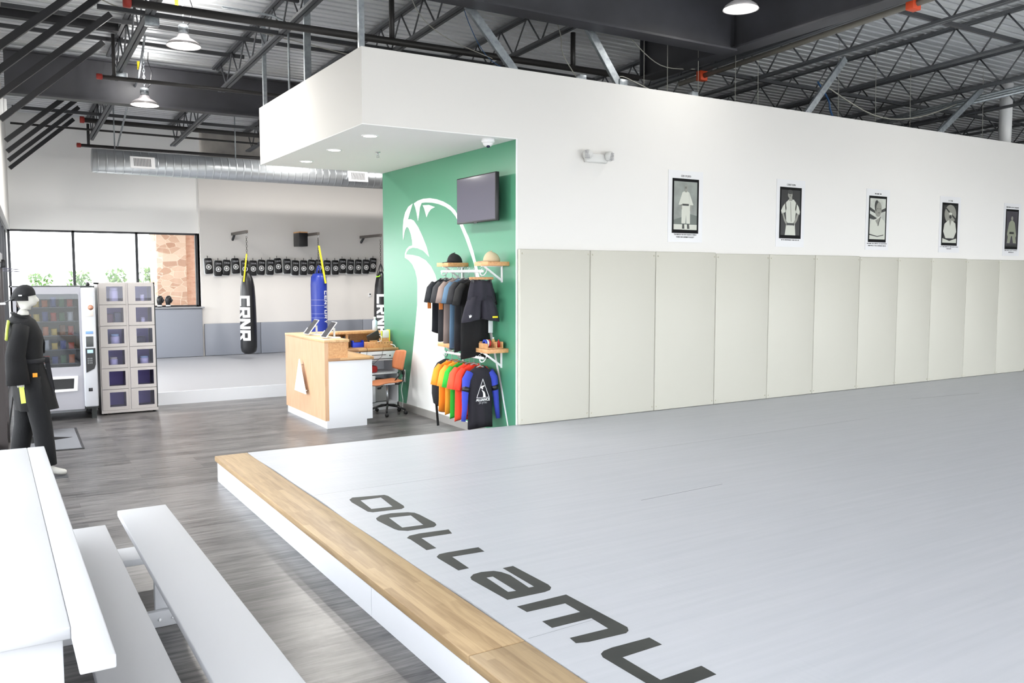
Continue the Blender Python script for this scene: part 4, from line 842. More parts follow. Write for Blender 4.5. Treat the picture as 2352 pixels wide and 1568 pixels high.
b.build('tape_ring', mat('silver_tape', (150, 155, 200), .4), bpy.data.objects['punching_bag.001'])
bag(7.68, 18.2, p1, blk_vinyl, 'black punching bag partly hidden behind the green wall', 'CRNR', Rf, -1.05, .5, 1.53, .215, .025, 2.0)
MB().tube([(-.15, -.08, 1.92), (-.1, -.12, 1.93), (-.06, -.1, 1.95)], .012, 6).build('lime_strap', mat('lime', (170, 250, 40), .5), bpy.data.objects['punching_bag.002'])
for i, x in enumerate((4.68, 6.22, 7.68)):
    t = thing('bag_bracket', 'dark steel wall bracket holding the %s bag' % ['left black', 'blue', 'right black'][i], 'bracket', (x, 19.4, 2.86), 0, 'wall brackets of the punching bags')
    MB().bar((0, 0, 0), (0, -1.24, 0), .05, .06).build('arm', mat('bracket_brown', (84, 78, 74), .5), t); MB().bar((-.0, -.02, -.13), (0, -.2, -.02), .04, .04).build('brace', darkm, t)
t = thing('wall_box', 'black box with bare wood edge on the blue bag bracket', 'box', (6.14, 19.0, 2.6)); b = MB(); b.rbox(-.15, .05, -.2, .2, 0, .3, .006); b.build('box_body', black, t); MB().box(-.15, .05, -.2, .2, .3, .325).build('wood_top', shelfwood, t)
tag(MB().rbox(7.86, 7.93, 19.385, 19.4, 1.44, 1.53, .003).build('thermostat', metalw), 'small white thermostat on the far wall by the right bag', 'thermostat')
MB().box(-.016, .018, -.012, -.006, .045, .075).build('display', black, bpy.data.objects['thermostat'])

# kick pads in a row
kp0 = thing('kick_pad', '', 'kick pad', (0, 0, 0), 0, 'black kick pads hanging on the far wall')
MB().rbox(-.082, .082, -.07, 0, -.17, .17, .03, seg=3).build('pad', black, kp0)
MB().rbox(-.096, .086, -.02, .015, -.182, .175, .02).build('backing', mat('grey_backing', (222, 224, 225), .5), kp0)
b = MB(); b.lathe([(.042, -.071), (.058, -.071), (.058, -.073), (.042, -.073), (.042, -.071)], (0, 0, -.02), 'Y', 20, caps=False); b.lathe([(.001, -.071), (.026, -.071), (.026, -.073), (.001, -.073)], (0, 0, -.02), 'Y', 16); b.build('target_ring', mat('ring_white', (236, 236, 236), .5), kp0)
text_obj('pad_print', 'CRNR', .045, textg, kp0, frame((0, -.0715, .1), (1, 0, 0), (0, 0, 1)), bold=.001)
MB().tube([(0, 0, .17), (0, -.02, .2), (0, .0, .22)], .006, 6).build('hanging_loop', black, kp0)
N = 21; rr = random.Random(3)
for i in range(N):
    x = 4.15+i*(8.15-4.15)/(N-.0)+.0; loc = (x+rr.uniform(-.01, .01), 19.375, 2.12+rr.choice((0, 0, .02, -.015, .035))+.045*i/N)
    lab = 'black kick pad with white ring, %s from the left end of the row' % ORD[i]
    if i == 0: kp0.location = loc; kp0.rotation_euler = (0, rr.uniform(-.08, .08), 0); kp0['label'] = lab
    else: dup(kp0, loc, (0, rr.uniform(-.1, .1), 0), lab)
# gloves on the sill
for i, x in enumerate((3.13, 3.3)):
    t = thing('boxing_glove', 'black boxing glove standing on the far window ledge, %s of the pair' % ['left', 'right'][i], 'boxing glove', (x, 19.36, 1.277), 0, 'boxing gloves on the window ledge')
    b = MB(); rings = []
    for z, w, d, cx_ in ((0, .045, .04, 0), (.07, .045, .04, 0), (.1, .055, .05, 0), (.16, .068, .06, .005), (.21, .06, .055, .01), (.245, .03, .03, .01)):
        rings.append([Vector((cx_+w*cos(2*pi*j/16), d*sin(2*pi*j/16), z)) for j in range(16)])
    b.loft(rings); b.build('mitt', blk_vinyl, t); MB().tube([(.05, -.02, .1), (.07, -.03, .15), (.05, -.04, .19)], [.018, .024, .012], 10).build('thumb', blk_vinyl, t); MB().lathe([(.047, .02), (.049, .03), (.047, .05)], (0, 0, 0), caps=False).build('cuff_band', textw, t)

# ================================================================= mannequin
def mannequin():
    t = thing('mannequin', 'white mannequin in black gi, belt and backward cap by the left wall', 'mannequin', (.31, 9.42, 0))
    skin_m = mat('mannequin_white', (206, 204, 198), .35)
    V = {'pel': (0, 0, .95), 'belly': (.01, 0, 1.12), 'chest': (.0, 0, 1.35), 'sh': (-.03, 0, 1.48), 'neck': (-.02, 0, 1.56), 'nk2': (0.0, 0, 1.64),
         'hR': (.02, -.09, .93), 'kR': (.1, -.1, .52), 'aR': (.14, -.1, .09), 'fR': (.2, -.1, .05), 'tR': (.30, -.1, .03),
         'hL': (0, .09, .93), 'kL': (-.03, .12, .52), 'aL': (-.1, .13, .09), 'fL': (-.04, .13, .05), 'tL': (.05, .13, .03),
         'sR': (-.04, -.17, 1.46), 'eR': (-.1, -.22, 1.22), 'wR': (-.08, -.22, 1.03), 'hdR': (-.07, -.22, .98),
         'sL': (-.04, .17, 1.46), 'eL': (-.06, .22, 1.17), 'wL': (.06, .2, .98), 'hdL': (.09, .19, .9)}
    E = [('pel', 'belly'), ('belly', 'chest'), ('chest', 'sh'), ('sh', 'neck'), ('neck', 'nk2')]
    for s in 'RL': E += [('pel', 'h'+s), ('h'+s, 'k'+s), ('k'+s, 'a'+s), ('a'+s, 'f'+s), ('f'+s, 't'+s), ('sh', 's'+s), ('s'+s, 'e'+s), ('e'+s, 'w'+s), ('w'+s, 'hd'+s)]
    R = dict(pel=.13, belly=.12, chest=.13, sh=.09, neck=.052, nk2=.055, h=.085, k=.055, a=.038, f=.04, t=.028, s=.06, e=.042, w=.028, hd=.03)
    for s in 'RL':
        hd = Vector(V['hd'+s])
        for k in range(4):
            n1 = 'f%d%s' % (k, s); n2 = 'g%d%s' % (k, s); n3 = 'i%d%s' % (k, s); L_ = [.032, .04, .036, .028][k]
            V[n1] = hd+Vector((.022-.015*k, 0, -.03)); V[n2] = V[n1]+Vector((.004, .004, -L_)); V[n3] = V[n2]+Vector((.002, .012 if s == 'R' else -.012, -L_*.8))
            E += [('hd'+s, n1), (n1, n2), (n2, n3)]; R[n1] = .0095; R[n2] = .009; R[n3] = .0075
        n1 = 'u'+s; n2 = 'v'+s; V[n1] = hd+Vector((.035, 0, 0)); V[n2] = V[n1]+Vector((.018, 0, -.035)); E += [('hd'+s, n1), (n1, n2)]; R[n1] = .011; R[n2] = .0085
    names = list(V); me = bpy.data.meshes.new('body'); me.from_pydata([tuple(V[n]) for n in names], [(names.index(a), names.index(b_)) for a, b_ in E], [])
    o = bpy.data.objects.new('body', me); C.objects.link(o); md = o.modifiers.new('skin', 'SKIN'); md.use_smooth_shade = True
    sv = me.skin_vertices[0].data
    for i, nme in enumerate(names):
        r = R.get(nme, R.get(nme[:-1], .03)); sv[i].radius = (r, r)
    sv[0].use_root = True
    sd = o.modifiers.new('sub', 'SUBSURF'); sd.levels = 1; sd.render_levels = 1
    dg = bpy.context.evaluated_depsgraph_get(); m2 = bpy.data.meshes.new_from_object(o.evaluated_get(dg)); bpy.data.objects.remove(o)
    # head lofted in profile and joined into the same body mesh
    bm = bmesh.new(); bm.from_mesh(m2)
    secs = [(1.60, -.05, .045, .05), (1.63, -.06, .05, .052), (1.645, -.066, .085, .055), (1.66, -.07, .098, .06), (1.675, -.076, .098, .064), (1.69, -.082, .1, .067), (1.705, -.088, .099, .069), (1.72, -.092, .097, .071), (1.74, -.096, .092, .073), (1.76, -.098, .095, .075), (1.79, -.096, .088, .073), (1.82, -.08, .068, .06), (1.84, -.05, .035, .035), (1.848, -.02, .01, .01)]
    n = 28; rings = []
    for z, xb, xf, hw in secs:
        kk = .9
        ring = []
        for j in range(n):
            a = 2*pi*j/n; c_ = (xb+xf)/2; rx = (xf-xb)/2; x = c_+rx*cos(a); y = hw*sin(a)
            k = abs(((a+pi) % (2*pi))-pi)
            if k < .3 and 1.69 <= z <= 1.745: x += (.026 if z < 1.71 else (.02 if z < 1.73 else .008))*(1-k/.3)
            if .25 < k < .7 and 1.735 < z < 1.745: x -= .006
            if k < .5 and 1.655 < z < 1.68: x += .004
            ring.append(bm.verts.new((x*kk+.012, y*kk, 1.848-(1.848-z)*kk)))
        rings.append(ring)
    for i in range(len(rings)-1):
        for j in range(n): bm.faces.new((rings[i][j], rings[i][(j+1) % n], rings[i+1][(j+1) % n], rings[i+1][j]))
    bm.faces.new(rings[-1]); bm.faces.new(rings[0][::-1])
    for s in (-1, 1):
        for k in range(1):
            er = bmesh.ops.create_uvsphere(bm, u_segments=10, v_segments=8, radius=1)['verts']
            for v in er: v.co = Vector((-.01+v.co.x*.015, s*.066+v.co.y*.008, 1.737+v.co.z*.027))
    for f in bm.faces: f.smooth = True
    bmesh.ops.recalc_face_normals(bm, faces=bm.faces[:]); bm.to_mesh(m2); bm.free(); m2.materials.clear(); m2.materials.append(skin_m)
    bo = bpy.data.objects.new('body', m2); C.objects.link(bo); bo.parent = t
    # clothes
    gi = mat('black_gi_cotton', (11, 11, 14), .9, bump=(140, .4, .004)); gi2 = mat('black_trouser_cloth', (11, 12, 16), .9, bump=(60, .4, .006))
    def ringz(cx_, cy_, z, rx, ry, k=0, ph=0, n=32): return [Vector((cx_+rx*cos(2*pi*j/n)*(1+k*sin(6*2*pi*j/n+ph)), cy_+ry*sin(2*pi*j/n)*(1+k*sin(5*2*pi*j/n+ph)), z)) for j in range(n)]
    b = MB(); b.loft([ringz(-.035, 0, 1.575, .07, .075), ringz(-.035, 0, 1.55, .09, .1), ringz(-.03, 0, 1.52, .12, .17), ringz(-.02, 0, 1.46, .135, .2), ringz(0, 0, 1.35, .15, .2), ringz(0, 0, 1.25, .14, .185, .02), ringz(0.01, 0, 1.16, .13, .175), ringz(.01, 0, 1.08, .135, .18, .03), ringz(.03, 0, .95, .155, .19, .05, 1), ringz(.05, 0, .8, .17, .195, .07, 2), ringz(.07, 0, .66, .175, .195, .09, 3)], caps=False)
    b.build('gi_jacket', gi, t)
    b = MB(); b.tube([(-.1, 0, 1.595), (-.09, -.07, 1.585), (-.03, -.1, 1.56), (.05, -.075, 1.52), (.12, -.02, 1.42), (.15, .02, 1.3), (.145, .03, 1.2)], [(.022, .012)]*7, 10); b.tube([(-.1, 0, 1.595), (-.09, .07, 1.585), (-.03, .1, 1.56), (.05, .075, 1.52), (.12, .03, 1.42), (.15, 0, 1.3)], [(.022, .012)]*6, 10); b.build('lapel', gi, t)
    for s in (-1, 1):
        b = MB(); sh = Vector((-.04, s*.155, 1.47)); 
        e = Vector((-.1 if s < 0 else -.06, s*.215, 1.2)); w = Vector((-.085 if s < 0 else .03, s*.215, .93))
        b.tube([sh, (sh+e)/2+Vector((0, s*.015, .01)), e, (e+w)/2, w], [(.075, .085), (.08, .085), (.085, .082), (.092, .082), (.1, .08)], 20); b.build('sleeve', gi, t)
    b = MB(); b.loft([ringz(.01, 0, 1.115, .143, .19), ringz(.01, 0, 1.12, .15, .197), ringz(.01, 0, 1.155, .15, .197), ringz(.01, 0, 1.16, .143, .19)], caps=False); b.rbox(.14, .19, -.05, 0, 1.11, 1.165, .012)
    b.bar((.17, -.03, 1.13), (.2, -.06, .78), .04, .01, up=(0, 1, 0)); b.bar((.17, -.02, 1.13), (.21, .02, .82), .04, .01, up=(0, 1, 0)); b.build('belt', mat('belt_black', (24, 24, 29), .8, bump=(90, .4, .004)), t)
    b = MB()
    for s, pts in ((-1, [(.03, -.09, .98), (.06, -.1, .75), (.1, -.105, .5), (.12, -.105, .3), (.135, -.105, .12)]), (1, [(.0, .09, .98), (-.02, .1, .75), (-.04, .12, .5), (-.08, .13, .3), (-.1, .13, .12)])):
        b.tube(pts, [(.1, .115), (.1, .115), (.09, .1), (.085, .09), (.08, .085)], 20)
    b.build('trousers', gi2, t)
    MB().rbox(.035, .075, -.204, -.198, .99, 1.03, .002).build('orange_label', orange_m if False else mat('orange_label', (250, 160, 30), .5), t)
    M = Matrix.Translation((-.055, -.214, .83)) @ Matrix.Rotation(-.08, 4, 'Y'); MB().rbox(-.02, .02, -.006, 0, -.08, .08, .002, M=M).build('lime_label', mat('lime_patch', (225, 245, 110), .5), t)
    b = MB(); b.tube([(-.14, -.12, 1.52), (-.155, -.17, 1.44), (-.165, -.2, 1.35)], [(.012, .03)]*3, 8); b.build('lime_shoulder_stripe', mat('lime_pale', (226, 240, 120), .5), t)
    b = MB(); rings = []
    for k in range(8):
        a = k/7*pi/2; rr_ = cos(a)*.093+.003; z = 1.745+sin(a)*.118
        rings.append([Vector((-.005+rr_*1.08*cos(2*pi*j/24), rr_*.84*sin(2*pi*j/24), z+.02*cos(2*pi*j/24)*cos(a))) for j in range(24)])
    b.loft(rings); b.lathe([(.09, 0), (.088, -.04)], (-.03, 0, 1.75), n=20, caps=False); hat = b.build('cap', blackf, t)
    b = MB(); b.poly([[(-.08, -.075), (-.18, -.06), (-.215, 0), (-.18, .06), (-.08, .075)]], lambda u, v, d: (u, v, 1.75+d+(u+.08)*.6-3*v*v), .008); b.build('cap_brim', black, hat)
    MB().rbox(-.05, -.02, -.091, -.086, 1.755, 1.768, .003).build('cap_emblem', textw, hat); MB().rbox(-.2, -.155, -.066, -.02, 1.675, 1.695, .004).build('brim_emblem', textw, hat)
    b = MB(); b.box(-.2, .3, -.22, .2, .0, .006); b.build('base_plate', mat('smoked_base', (70, 72, 76), .3), t)
    return t
mannequin()

# ================================================================= bleacher bench (front left)
t = thing('tiered_bench', 'white painted wooden tiered bench with three plank levels, front left', 'bench', (.5, 3.5, 0))
def pl(x0, x1, y0, y1, z1, nm, th=.038): return MB().rbox(x0-.5, x1-.5, y0-3.5, y1-3.5, z1-th, z1, .005).build(nm, softw, t)
pl(-.07, .1755, 2.80, 5.93, .905, 'top_seat'); pl(.176, .268, 2.53, 5.93, .905, 'top_edge_plank', .04)
pl(.305, .585, 2.2, 5.86, .38, 'foot_plank'); pl(.66, .952, 1.2, 5.9, .45, 'front_seat')
for yb in (5.0, 3.05, 2.2):
    b = MB(); b.rbox(.735-.5, .89-.5, yb-3.5, yb+.04-3.5, 0, .412, .004); b.build('leg', softw, t)
    b = MB(); b.rbox(.05-.5, .9-.5, yb-.042-3.5, yb-.002-3.5, .0, .09, .004); cb = b.build('cross_member', softw, t)
    b = MB(); b.lathe([(.001, -.012), (.008, -.01), (.009, 0)], (.25, yb-.042-3.5, .045), 'Y', 8); b.lathe([(.001, -.012), (.008, -.01), (.009, 0)], (.32, yb-.042-3.5, .045), 'Y', 8); b.build('bolt', metalw, cb)
MB().rbox(-.1, .42, 5.62-3.5, 5.9-3.5, .16, .2, .004).build('end_brace', softw, t)
b = MB(); b.rbox(-.02-.5, .155-.5, 2.83-3.5, 2.87-3.5, 0, .866, .004); b.build('leg', softw, t)
b = MB(); b.rbox(-.045-.5, -.02-.5, 2.83-3.5, 5.6-3.5, .2, .866, .004); b.build('back_board', softw, t)
b = MB(); b.rbox(-.02-.5, .155-.5, 5.4-3.5, 5.44-3.5, 0, .866, .004); b.build('leg', softw, t)
b = MB(); b.rbox(.33-.5, .56-.5, 5.4-3.5, 5.44-3.5, 0, .342, .004); b.build('leg', softw, t); b = MB(); b.rbox(.36-.5, .54-.5, 2.4-3.5, 2.44-3.5, 0, .342, .004); b.build('leg', softw, t)

# ================================================================= overhead steel
t_ = lambda y: zd(y)
def ibeam(p, q, d, w, name, label, m=girder, tf=.025, tw=.02, stiff=()):
    """I-beam hung with its top at p.z / q.z"""
    p = Vector(p); q = Vector(q); t = thing(name, label, 'beam', p)
    v = q-p; dn = v.normalized(); 
    for dz, nm in ((0, 'top_flange'), (-d+tf, 'bottom_flange')):
        MB().bar(Vector((0, 0, dz-tf/2)), v+Vector((0, 0, dz-tf/2)), w, tf).build(nm, m, t)
    MB().bar(Vector((0, 0, -d/2)), v+Vector((0, 0, -d/2)), tw, d-2*tf).build('web', m, t)
    if stiff:
        b = MB(); a = dn.cross(Vector((0, 0, 1)))
        for s in stiff: b.bar(v*s+Vector((0, 0, -tf)), v*s+Vector((0, 0, -d+tf)), w*.9, .015, up=tuple(dn))
        b.build('stiffener', m, t)
    return t
ibeam((.35, 14.6, zd(14.6)-.1), (26.7, 14.6, zd(14.6)-.1), .64, .22, 'steel_girder', 'long dark steel girder crossing behind the reception bulkhead')
ibeam((3.6, 8.08, 5.55), (8.24, 8.08, 5.55), .76, .26, 'steel_girder', 'dark steel girder just above the long white wall')
ibeam((8.4, -3.5, 5.66), (8.4, 9.9, 5.5), .68, .26, 'steel_girder', 'dark steel girder running front to back over the mat', stiff=(.87, 1.0))
ibeam((8.3, 14.4, 5.2), (8.3, 19.6, 5.05), .4, .2, 'steel_girder', 'dark steel girder far behind over the back area')
def joist(x, y0, y1, depth, label, n=None):
    t = thing('roof_joist', label, 'joist', (x, y0, zd(y0)-.03), 0, 'open web roof joists'); L_ = y1-y0; dz = zd(y1)-zd(y0)
    b = MB()
    for s in (-1, 1): b.bar((s*.03, 0, -.02), (s*.03, L_, dz-.02), .045, .04)
    b.build('top_chord', steel, t); b = MB()
    for s in (-1, 1): b.bar((s*.03, .5, -depth-.04*.5), (s*.03, L_-.35, dz-depth+.04*.35), .045, .035)
    b.build('bottom_chord', steel, t); b = MB(); n = max(2, int(L_/.75)); 
    for i in range(n):
        a = .35+(L_-.7)*i/n; m_ = .35+(L_-.7)*(i+.5)/n; c = .35+(L_-.7)*(i+1)/n
        b.tube([(0, a, dz*a/L_-.03), (0, m_, dz*m_/L_-depth)], .012, 6); b.tube([(0, m_, dz*m_/L_-depth), (0, c, dz*c/L_-.03)], .012, 6)
    b.build('web', steel, t); return t
for i, x in enumerate((1.75, 3.3, 4.85, 6.4)):
    joist(x, 8.3 if i > 1 else 3, 14.5, .45, 'grey open-web joist over the reception, %s from the left wall' % ORD[i])
    joist(x+.15, 14.7, 19.5, .45, 'grey open-web joist beyond the girder, %s from the left wall' % ORD[i])
for i, x in enumerate((9.2, 10.3, 12.2, 14.1, 16.0, 18.0, 20)):
    joist(x, -1, 14.5, .5, 'dark open-web joist over the mat, %s right of the front to back girder' % ORD[i])
for i, x in enumerate((2.3, 4.4, 6.4)): joist(x, -3, 2.9 if i == 0 else 8.0, .45, 'open-web joist over the mat left of the girder, %s from the left wall' % ORD[i])
# bridging angles along X
for i, (y0, z, x0, x1) in enumerate(((10.9, 4.98, 1.2, 8.2), (12.6, 5.3, .3, 8.2), (10.2, 5.2, .2, 3.3), (9.6, 5.0, 8.5, 20), (11.8, 4.9, 8.5, 20), (6.6, 5.15, 8.5, 17), (17.0, 4.8, .5, 8), (13.5, 5.27, .3, 3.5))):
    tag(MB().bar((x0, y0, z), (x1, y0, z), .05, .05).build('bridging_bar', darkm), ('dark horizontal bracing bar under the roof deck, %s of the set' % ORD[i]) if i else 'dark bracing bar above the bulkhead pipe', 'bracing', 'horizontal bracing bars under the deck')
# black diagonal braces from the left wall
for i, (yy, zb, zt) in enumerate(((12.2, 3.86, 4.95), (11.4, 4.0, 5.1), (10.6, 4.1, 5.25), (9.8, 4.15, 5.3), (19.0, 3.98, 5.0), (17.9, 4.0, 5.05), (16.8, 4.02, 5.1), (15.7, 4.05, 5.15))):
    yo = {0: 12.4, 1: 11.6, 2: 10.8, 3: 10.0}.get(i, yy)
    x0 = lwx(yo)
    tag(MB().bar((x0+.05, yo, zb), (1.42 if i < 4 else 1.6, yo, zt), .07, .07).build('diagonal_brace', mat('black_steel', (20, 20, 25), .5)), 'black diagonal steel brace from left wall to roof, %s %s the girder' % (ORD[i % 4], 'before' if i < 4 else 'beyond'), 'brace', 'black diagonal braces at the left wall')
for i, (yy, w_) in enumerate(((8.4, .16), (9.9, .14), (11.2, .12), (13.0, .1))):
    tag(MB().box(lwx(yy)+.02, 1.68, yy-.06, yy+.06, zd(yy)-.02-w_, zd(yy)-.02).build('deck_channel', mat('black_steel')), 'black steel channel under the roof at the left wall, %s from the front' % ORD[i], 'beam', 'black channels at the left wall')
# metal stud braces on the wall top
def stud(p, q, label, grp='metal studs holding up the walls', w=.09):
    p = Vector(p); q = Vector(q); b = MB(); d = (q-p).normalized(); up = Vector((0, 1, 0)) if abs(d.y) < .9 else Vector((0, 0, 1))
    b.bar(p, q, .006, w, up=(0, 1, 0)); a = d.cross(Vector((0, 1, 0))).normalized()
    for s in (-1, 1): b.bar(p+Vector((0, s*w/2, 0))+a*.018, q+Vector((0, s*w/2, 0))+a*.018, .04, .004, up=(0, 1, 0))
    return tag(b.build('metal_stud', galv), label, 'stud', grp)
def stud2(p, q, label):
    p = Vector(p); q = Vector(q); b = MB(); d = (q-p).normalized(); a = d.cross(Vector((0, 1, 0))).normalized()
    b.bar(p, q, .09, .004, up=(0, 1, 0)); 
    for s in (-1, 1): b.bar(p+a*s*.045+Vector((0, .02, 0)), q+a*s*.045+Vector((0, .02, 0)), .004, .04, up=(0, 1, 0))
    L_ = (q-p).length; o = b.build('metal_stud', galv); return tag(o, label, 'stud', 'metal studs holding up the walls')
stud2((10.0, 8.3, 4.22), (10.82, 8.3, 5.1), 'punched metal stud leaning right above the second poster')
stud2((13.13, 8.3, 4.2), (14.36, 8.3, 5.06), 'punched metal stud leaning right above the fourth poster')
stud2((5.15, 8.3, 4.23), (4.55, 8.3, 4.86), 'metal stud leaning left above the green wall corner')
stud2((6.64, 8.3, 4.24), (6.15, 8.3, 4.88), 'metal stud leaning left beside the junction box on the wall top')
for i, (y, w) in enumerate(((11.9, .05), (10.13, .08), (8.4, .06))):
    b = MB(); b.box(3.33, 3.33+w, y-.02, y+.02, 4.2, zd(y)); tag(b.build('metal_stud', galv), 'upright metal stud above the bulkhead, %s' % ['at its far left corner', 'midway along its left side', 'at its near corner'][i], 'stud', 'upright studs above the bulkhead')
tag(MB().tube([(3.36, 10.82, 4.2), (3.36, 10.82, 5.0), (3.33, 10.85, 5.12), (3.2, 10.95, 5.2), (2.6, 11.0, 5.22)], .014, 8).build('conduit', galv), 'bent metal conduit rising from the left side of the bulkhead', 'conduit')
# sprinkler pipes
def pipe(pts, r, label, m=blackpipe, cap_=None, name='sprinkler_pipe', drops=(), cat='pipe', grp=None):
    p0 = Vector(pts[0]); t = thing(name, label, cat, p0, 0, grp); MB().tube([Vector(p)-p0 for p in pts], r, 12).build('pipe', m, t)
    if cap_: MB().lathe([(.001, -.04), (r*1.35, -.035), (r*1.35, .03), (r, .04)], (0, 0, 0), 'X', 14).build('end_cap', redcap, t)
    for x, z1 in drops:
        q = Vector((x, pts[0][1], pts[0][2]))-p0; MB().tube([q, q+Vector((0, 0, z1))], r*.8, 8).build('drop_pipe', m, t)
    return t
g_ = 'sprinkler pipes'
pipe([(1.34, 9.65, 4.72), (8.0, 9.6, 4.74)], .043, 'thick black sprinkler pipe with red cap above the bulkhead', cap_=1, grp=g_, drops=((4.25, .6), (6.9, .5)))
pipe([(1.46, 13.3, 4.7), (6, 13.2, 4.7)], .03, 'thin sprinkler pipe with red cap in front of the girder', cap_=1, grp=g_, drops=((1.65, .6),))
pipe([(1.63, 18.5, 4.44), (9, 18.5, 4.44)], .032, 'low black sprinkler pipe just above the duct', cap_=1, grp=g_, drops=((1.8, .42), (4.3, -.0)))
pipe([(1.62, 17.6, 4.78), (9, 17.6, 4.74)], .045, 'black sprinkler pipe beyond the girder, thickest there', cap_=1, grp=g_, drops=((4.85, .3),))
pipe([(.5, 18.2, 4.71), (9, 18.2, 4.67)], .02, 'thin black pipe crossing the upper far wall', grp=g_)
pipe([(9.2, 10.05, 4.88), (8.3, 1.0, 4.95)], .036, 'long grey pipe with orange clamps over the mat', m=mat('grey_pipe', (112, 108, 100), .45), grp=g_)
for k, f in enumerate((.12, .62)):
    p = Vector((9.2, 10.05, 4.88)).lerp(Vector((8.3, 1.0, 4.95)), [.06, .46][k])
    tag(MB().rbox(p.x-.08, p.x+.06, p.y-.05, p.y+.05, p.z-.07, p.z+.07, .01).build('pipe_clamp', orange_m), 'orange pipe clamp on the long grey pipe, %s' % ['farther one', 'nearer one'][k], 'clamp', 'orange pipe clamps')
pipe([(16.35, 9.0, 4.0), (16.35, 9.0, 5.5)], .11, 'thick white vertical pipe rising behind the long wall at right', m=metalw, name='vertical_pipe')
for k in range(3): pipe([(13.6+.1*k, 9.9, 4.6+.06*k), (14.6+.12*k, 7.0, 5.0+.07*k)], .025, 'galvanised conduit at upper right, %s of three side by side' % ORD[k], m=galv, name='conduit', cat='conduit', grp='conduits at upper right')
# spiral duct
dt = thing('spiral_duct', 'large round galvanised spiral duct above the back area', 'duct', (1.72, 17.2, 4.01))
def duct_m():
    m = mat('duct_metal', (186, 190, 194), .33, .8); nt = m.node_tree; bs = nt.nodes['Principled BSDF']; tc = nt.nodes.new('ShaderNodeTexCoord'); w = nt.nodes.new('ShaderNodeTexWave'); w.bands_direction = 'X'; w.inputs['Scale'].default_value = 2.2; w.inputs['Distortion'].default_value = 0
    r = nt.nodes.new('ShaderNodeValToRGB'); r.color_ramp.elements[0].position = .9; r.color_ramp.elements[1].position = .98; bp2 = nt.nodes.new('ShaderNodeBump'); bp2.inputs['Strength'].default_value = .5; bp2.inputs['Distance'].default_value = .01
    nt.links.new(tc.outputs['Object'], w.inputs['Vector']); nt.links.new(w.outputs[0], r.inputs[0]); nt.links.new(r.outputs[0], bp2.inputs['Height']); nt.links.new(bp2.outputs[0], bs.inputs['Normal']); return m
b = MB(); b.lathe([(.001, 0), (.215, 0), (.215, 8), (.001, 8)], (0, 0, 0), 'X', 40); b.build('duct_body', duct_m(), dt)
for x in (.6, 4.75):
    b = MB(); M = Matrix.Translation((x, -.2, -.02)) @ Matrix.Rotation(-.25, 4, 'X'); b.rbox(0, .42, -.045, -.01, -.11, .11, .004, M=M); gr_ = b.build('vent_grille', metalw, dt)
    b = MB(); 
    for i in range(12): b.box(.06+i*.025, .075+i*.025, -.047, -.045, -.075, .075, M=M)
    b.build('grille_slot', mat('slot_grey', (110, 110, 112), .6), gr_)
for i, x in enumerate((2.1, 4.25, 7.0)):
    tag(MB().tube([(x, 17.2, 4.225), (x, 17.2, zd(17.2))], .012, 6).build('duct_hanger', galv), 'thin metal hanger rod above the duct, %s from its left end' % ORD[i], 'hanger', 'duct hanger rods')
# suspended lights
def highbay(loc, label, PW=30, up=0):
    t = thing('pendant_light', label, 'pendant light', loc, 0, 'round pendant lights')
    MB().lathe([(.03, .15), (.06, .145), (.08, .1), (.13, .075), (.18, .04), (.205, .0), (.2, .0), (.17, .035), (.09, .07)], (0, 0, 0), n=32, caps=False).build('shade', mat('light_shade', (210, 204, 206), .3, .4), t)
    MB().lathe([(.001, .012), (.19, .012), (.19, .004), (.12, -.004), (.001, -.008)], (0, 0, 0), n=32).build('lamp', mat('high_bay_glow', (255, 253, 248), .5, emit=((255, 251, 244), 14)), t)
    MB().tube([(0, 0, .15), (0, 0, .25)], .06, 12).build('driver', galv, t)
    l = bpy.data.lights.new('pendant_lamp', 'AREA'); l.shape = 'DISK'; l.size = .36; l.energy = PW; l.color = (1, .97, .92); lo = bpy.data.objects.new('pendant_lamp', l); C.objects.link(lo); lo.parent = t; lo.location = (0, 0, -.012)
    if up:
        l = bpy.data.lights.new('added_deck_fill', 'POINT'); l.shadow_soft_size = .08; l.energy = up; l.color = (1, .98, .95); lo = bpy.data.objects.new('added_deck_fill', l); C.objects.link(lo); lo.parent = t; lo.location = (0, 0, .42)  # point light added above the opaque shade to brighten the roof deck
    top = zd(loc[1])-loc[2]; chain(t, .25, top-.02, 'chain', galv)
    b = MB(); b.tube([(.02, 0, .22), (.09, 0, .32), (.11, 0, .5), (.06, 0, .66), (.07, 0, top-.05)], .006, 6); b.build('cable', black, t)
    MB().box(-.09, -.05, -.003, .003, top*.62, top*.62+.12).build('yellow_tag', yellow, t)
highbay((2.19, 11.25, 4.75), 'glowing round pendant light nearest at upper left', 75, 42); highbay((2.15, 14.04, 4.5), 'glowing round pendant light farther back, in front of the girder', 110, 28); highbay((7.505, 7.2, 4.99), 'glowing round pendant light at the top right over the mat', 12)
for i, (x, y, pw) in enumerate(((12.2, 5.5, 26), (7.0, 1.5, 20), (3.0, 5.8, 20), (2.6, .5, 25), (11.5, .5, 18), (5.3, 16.0, 130), (8.3, 16, 130), (16.5, 3.5, 18))):  # extra pendants out of view, added to brighten the mat and back area
    highbay((x, y, zd(y)-.55 if i in (0, 5, 6) else zd(y)-.7), 'added unseen pendant light '+['over the far side of the mat', 'over the front of the mat', 'over the aisle beside the platform edge', 'over the entrance end of the aisle', 'over the front right of the mat', 'over the back training area by the blue bag', 'over the back training area behind the green wall', 'over the right end of the mat'][i], pw, 20 if i in (5, 6) else 0)
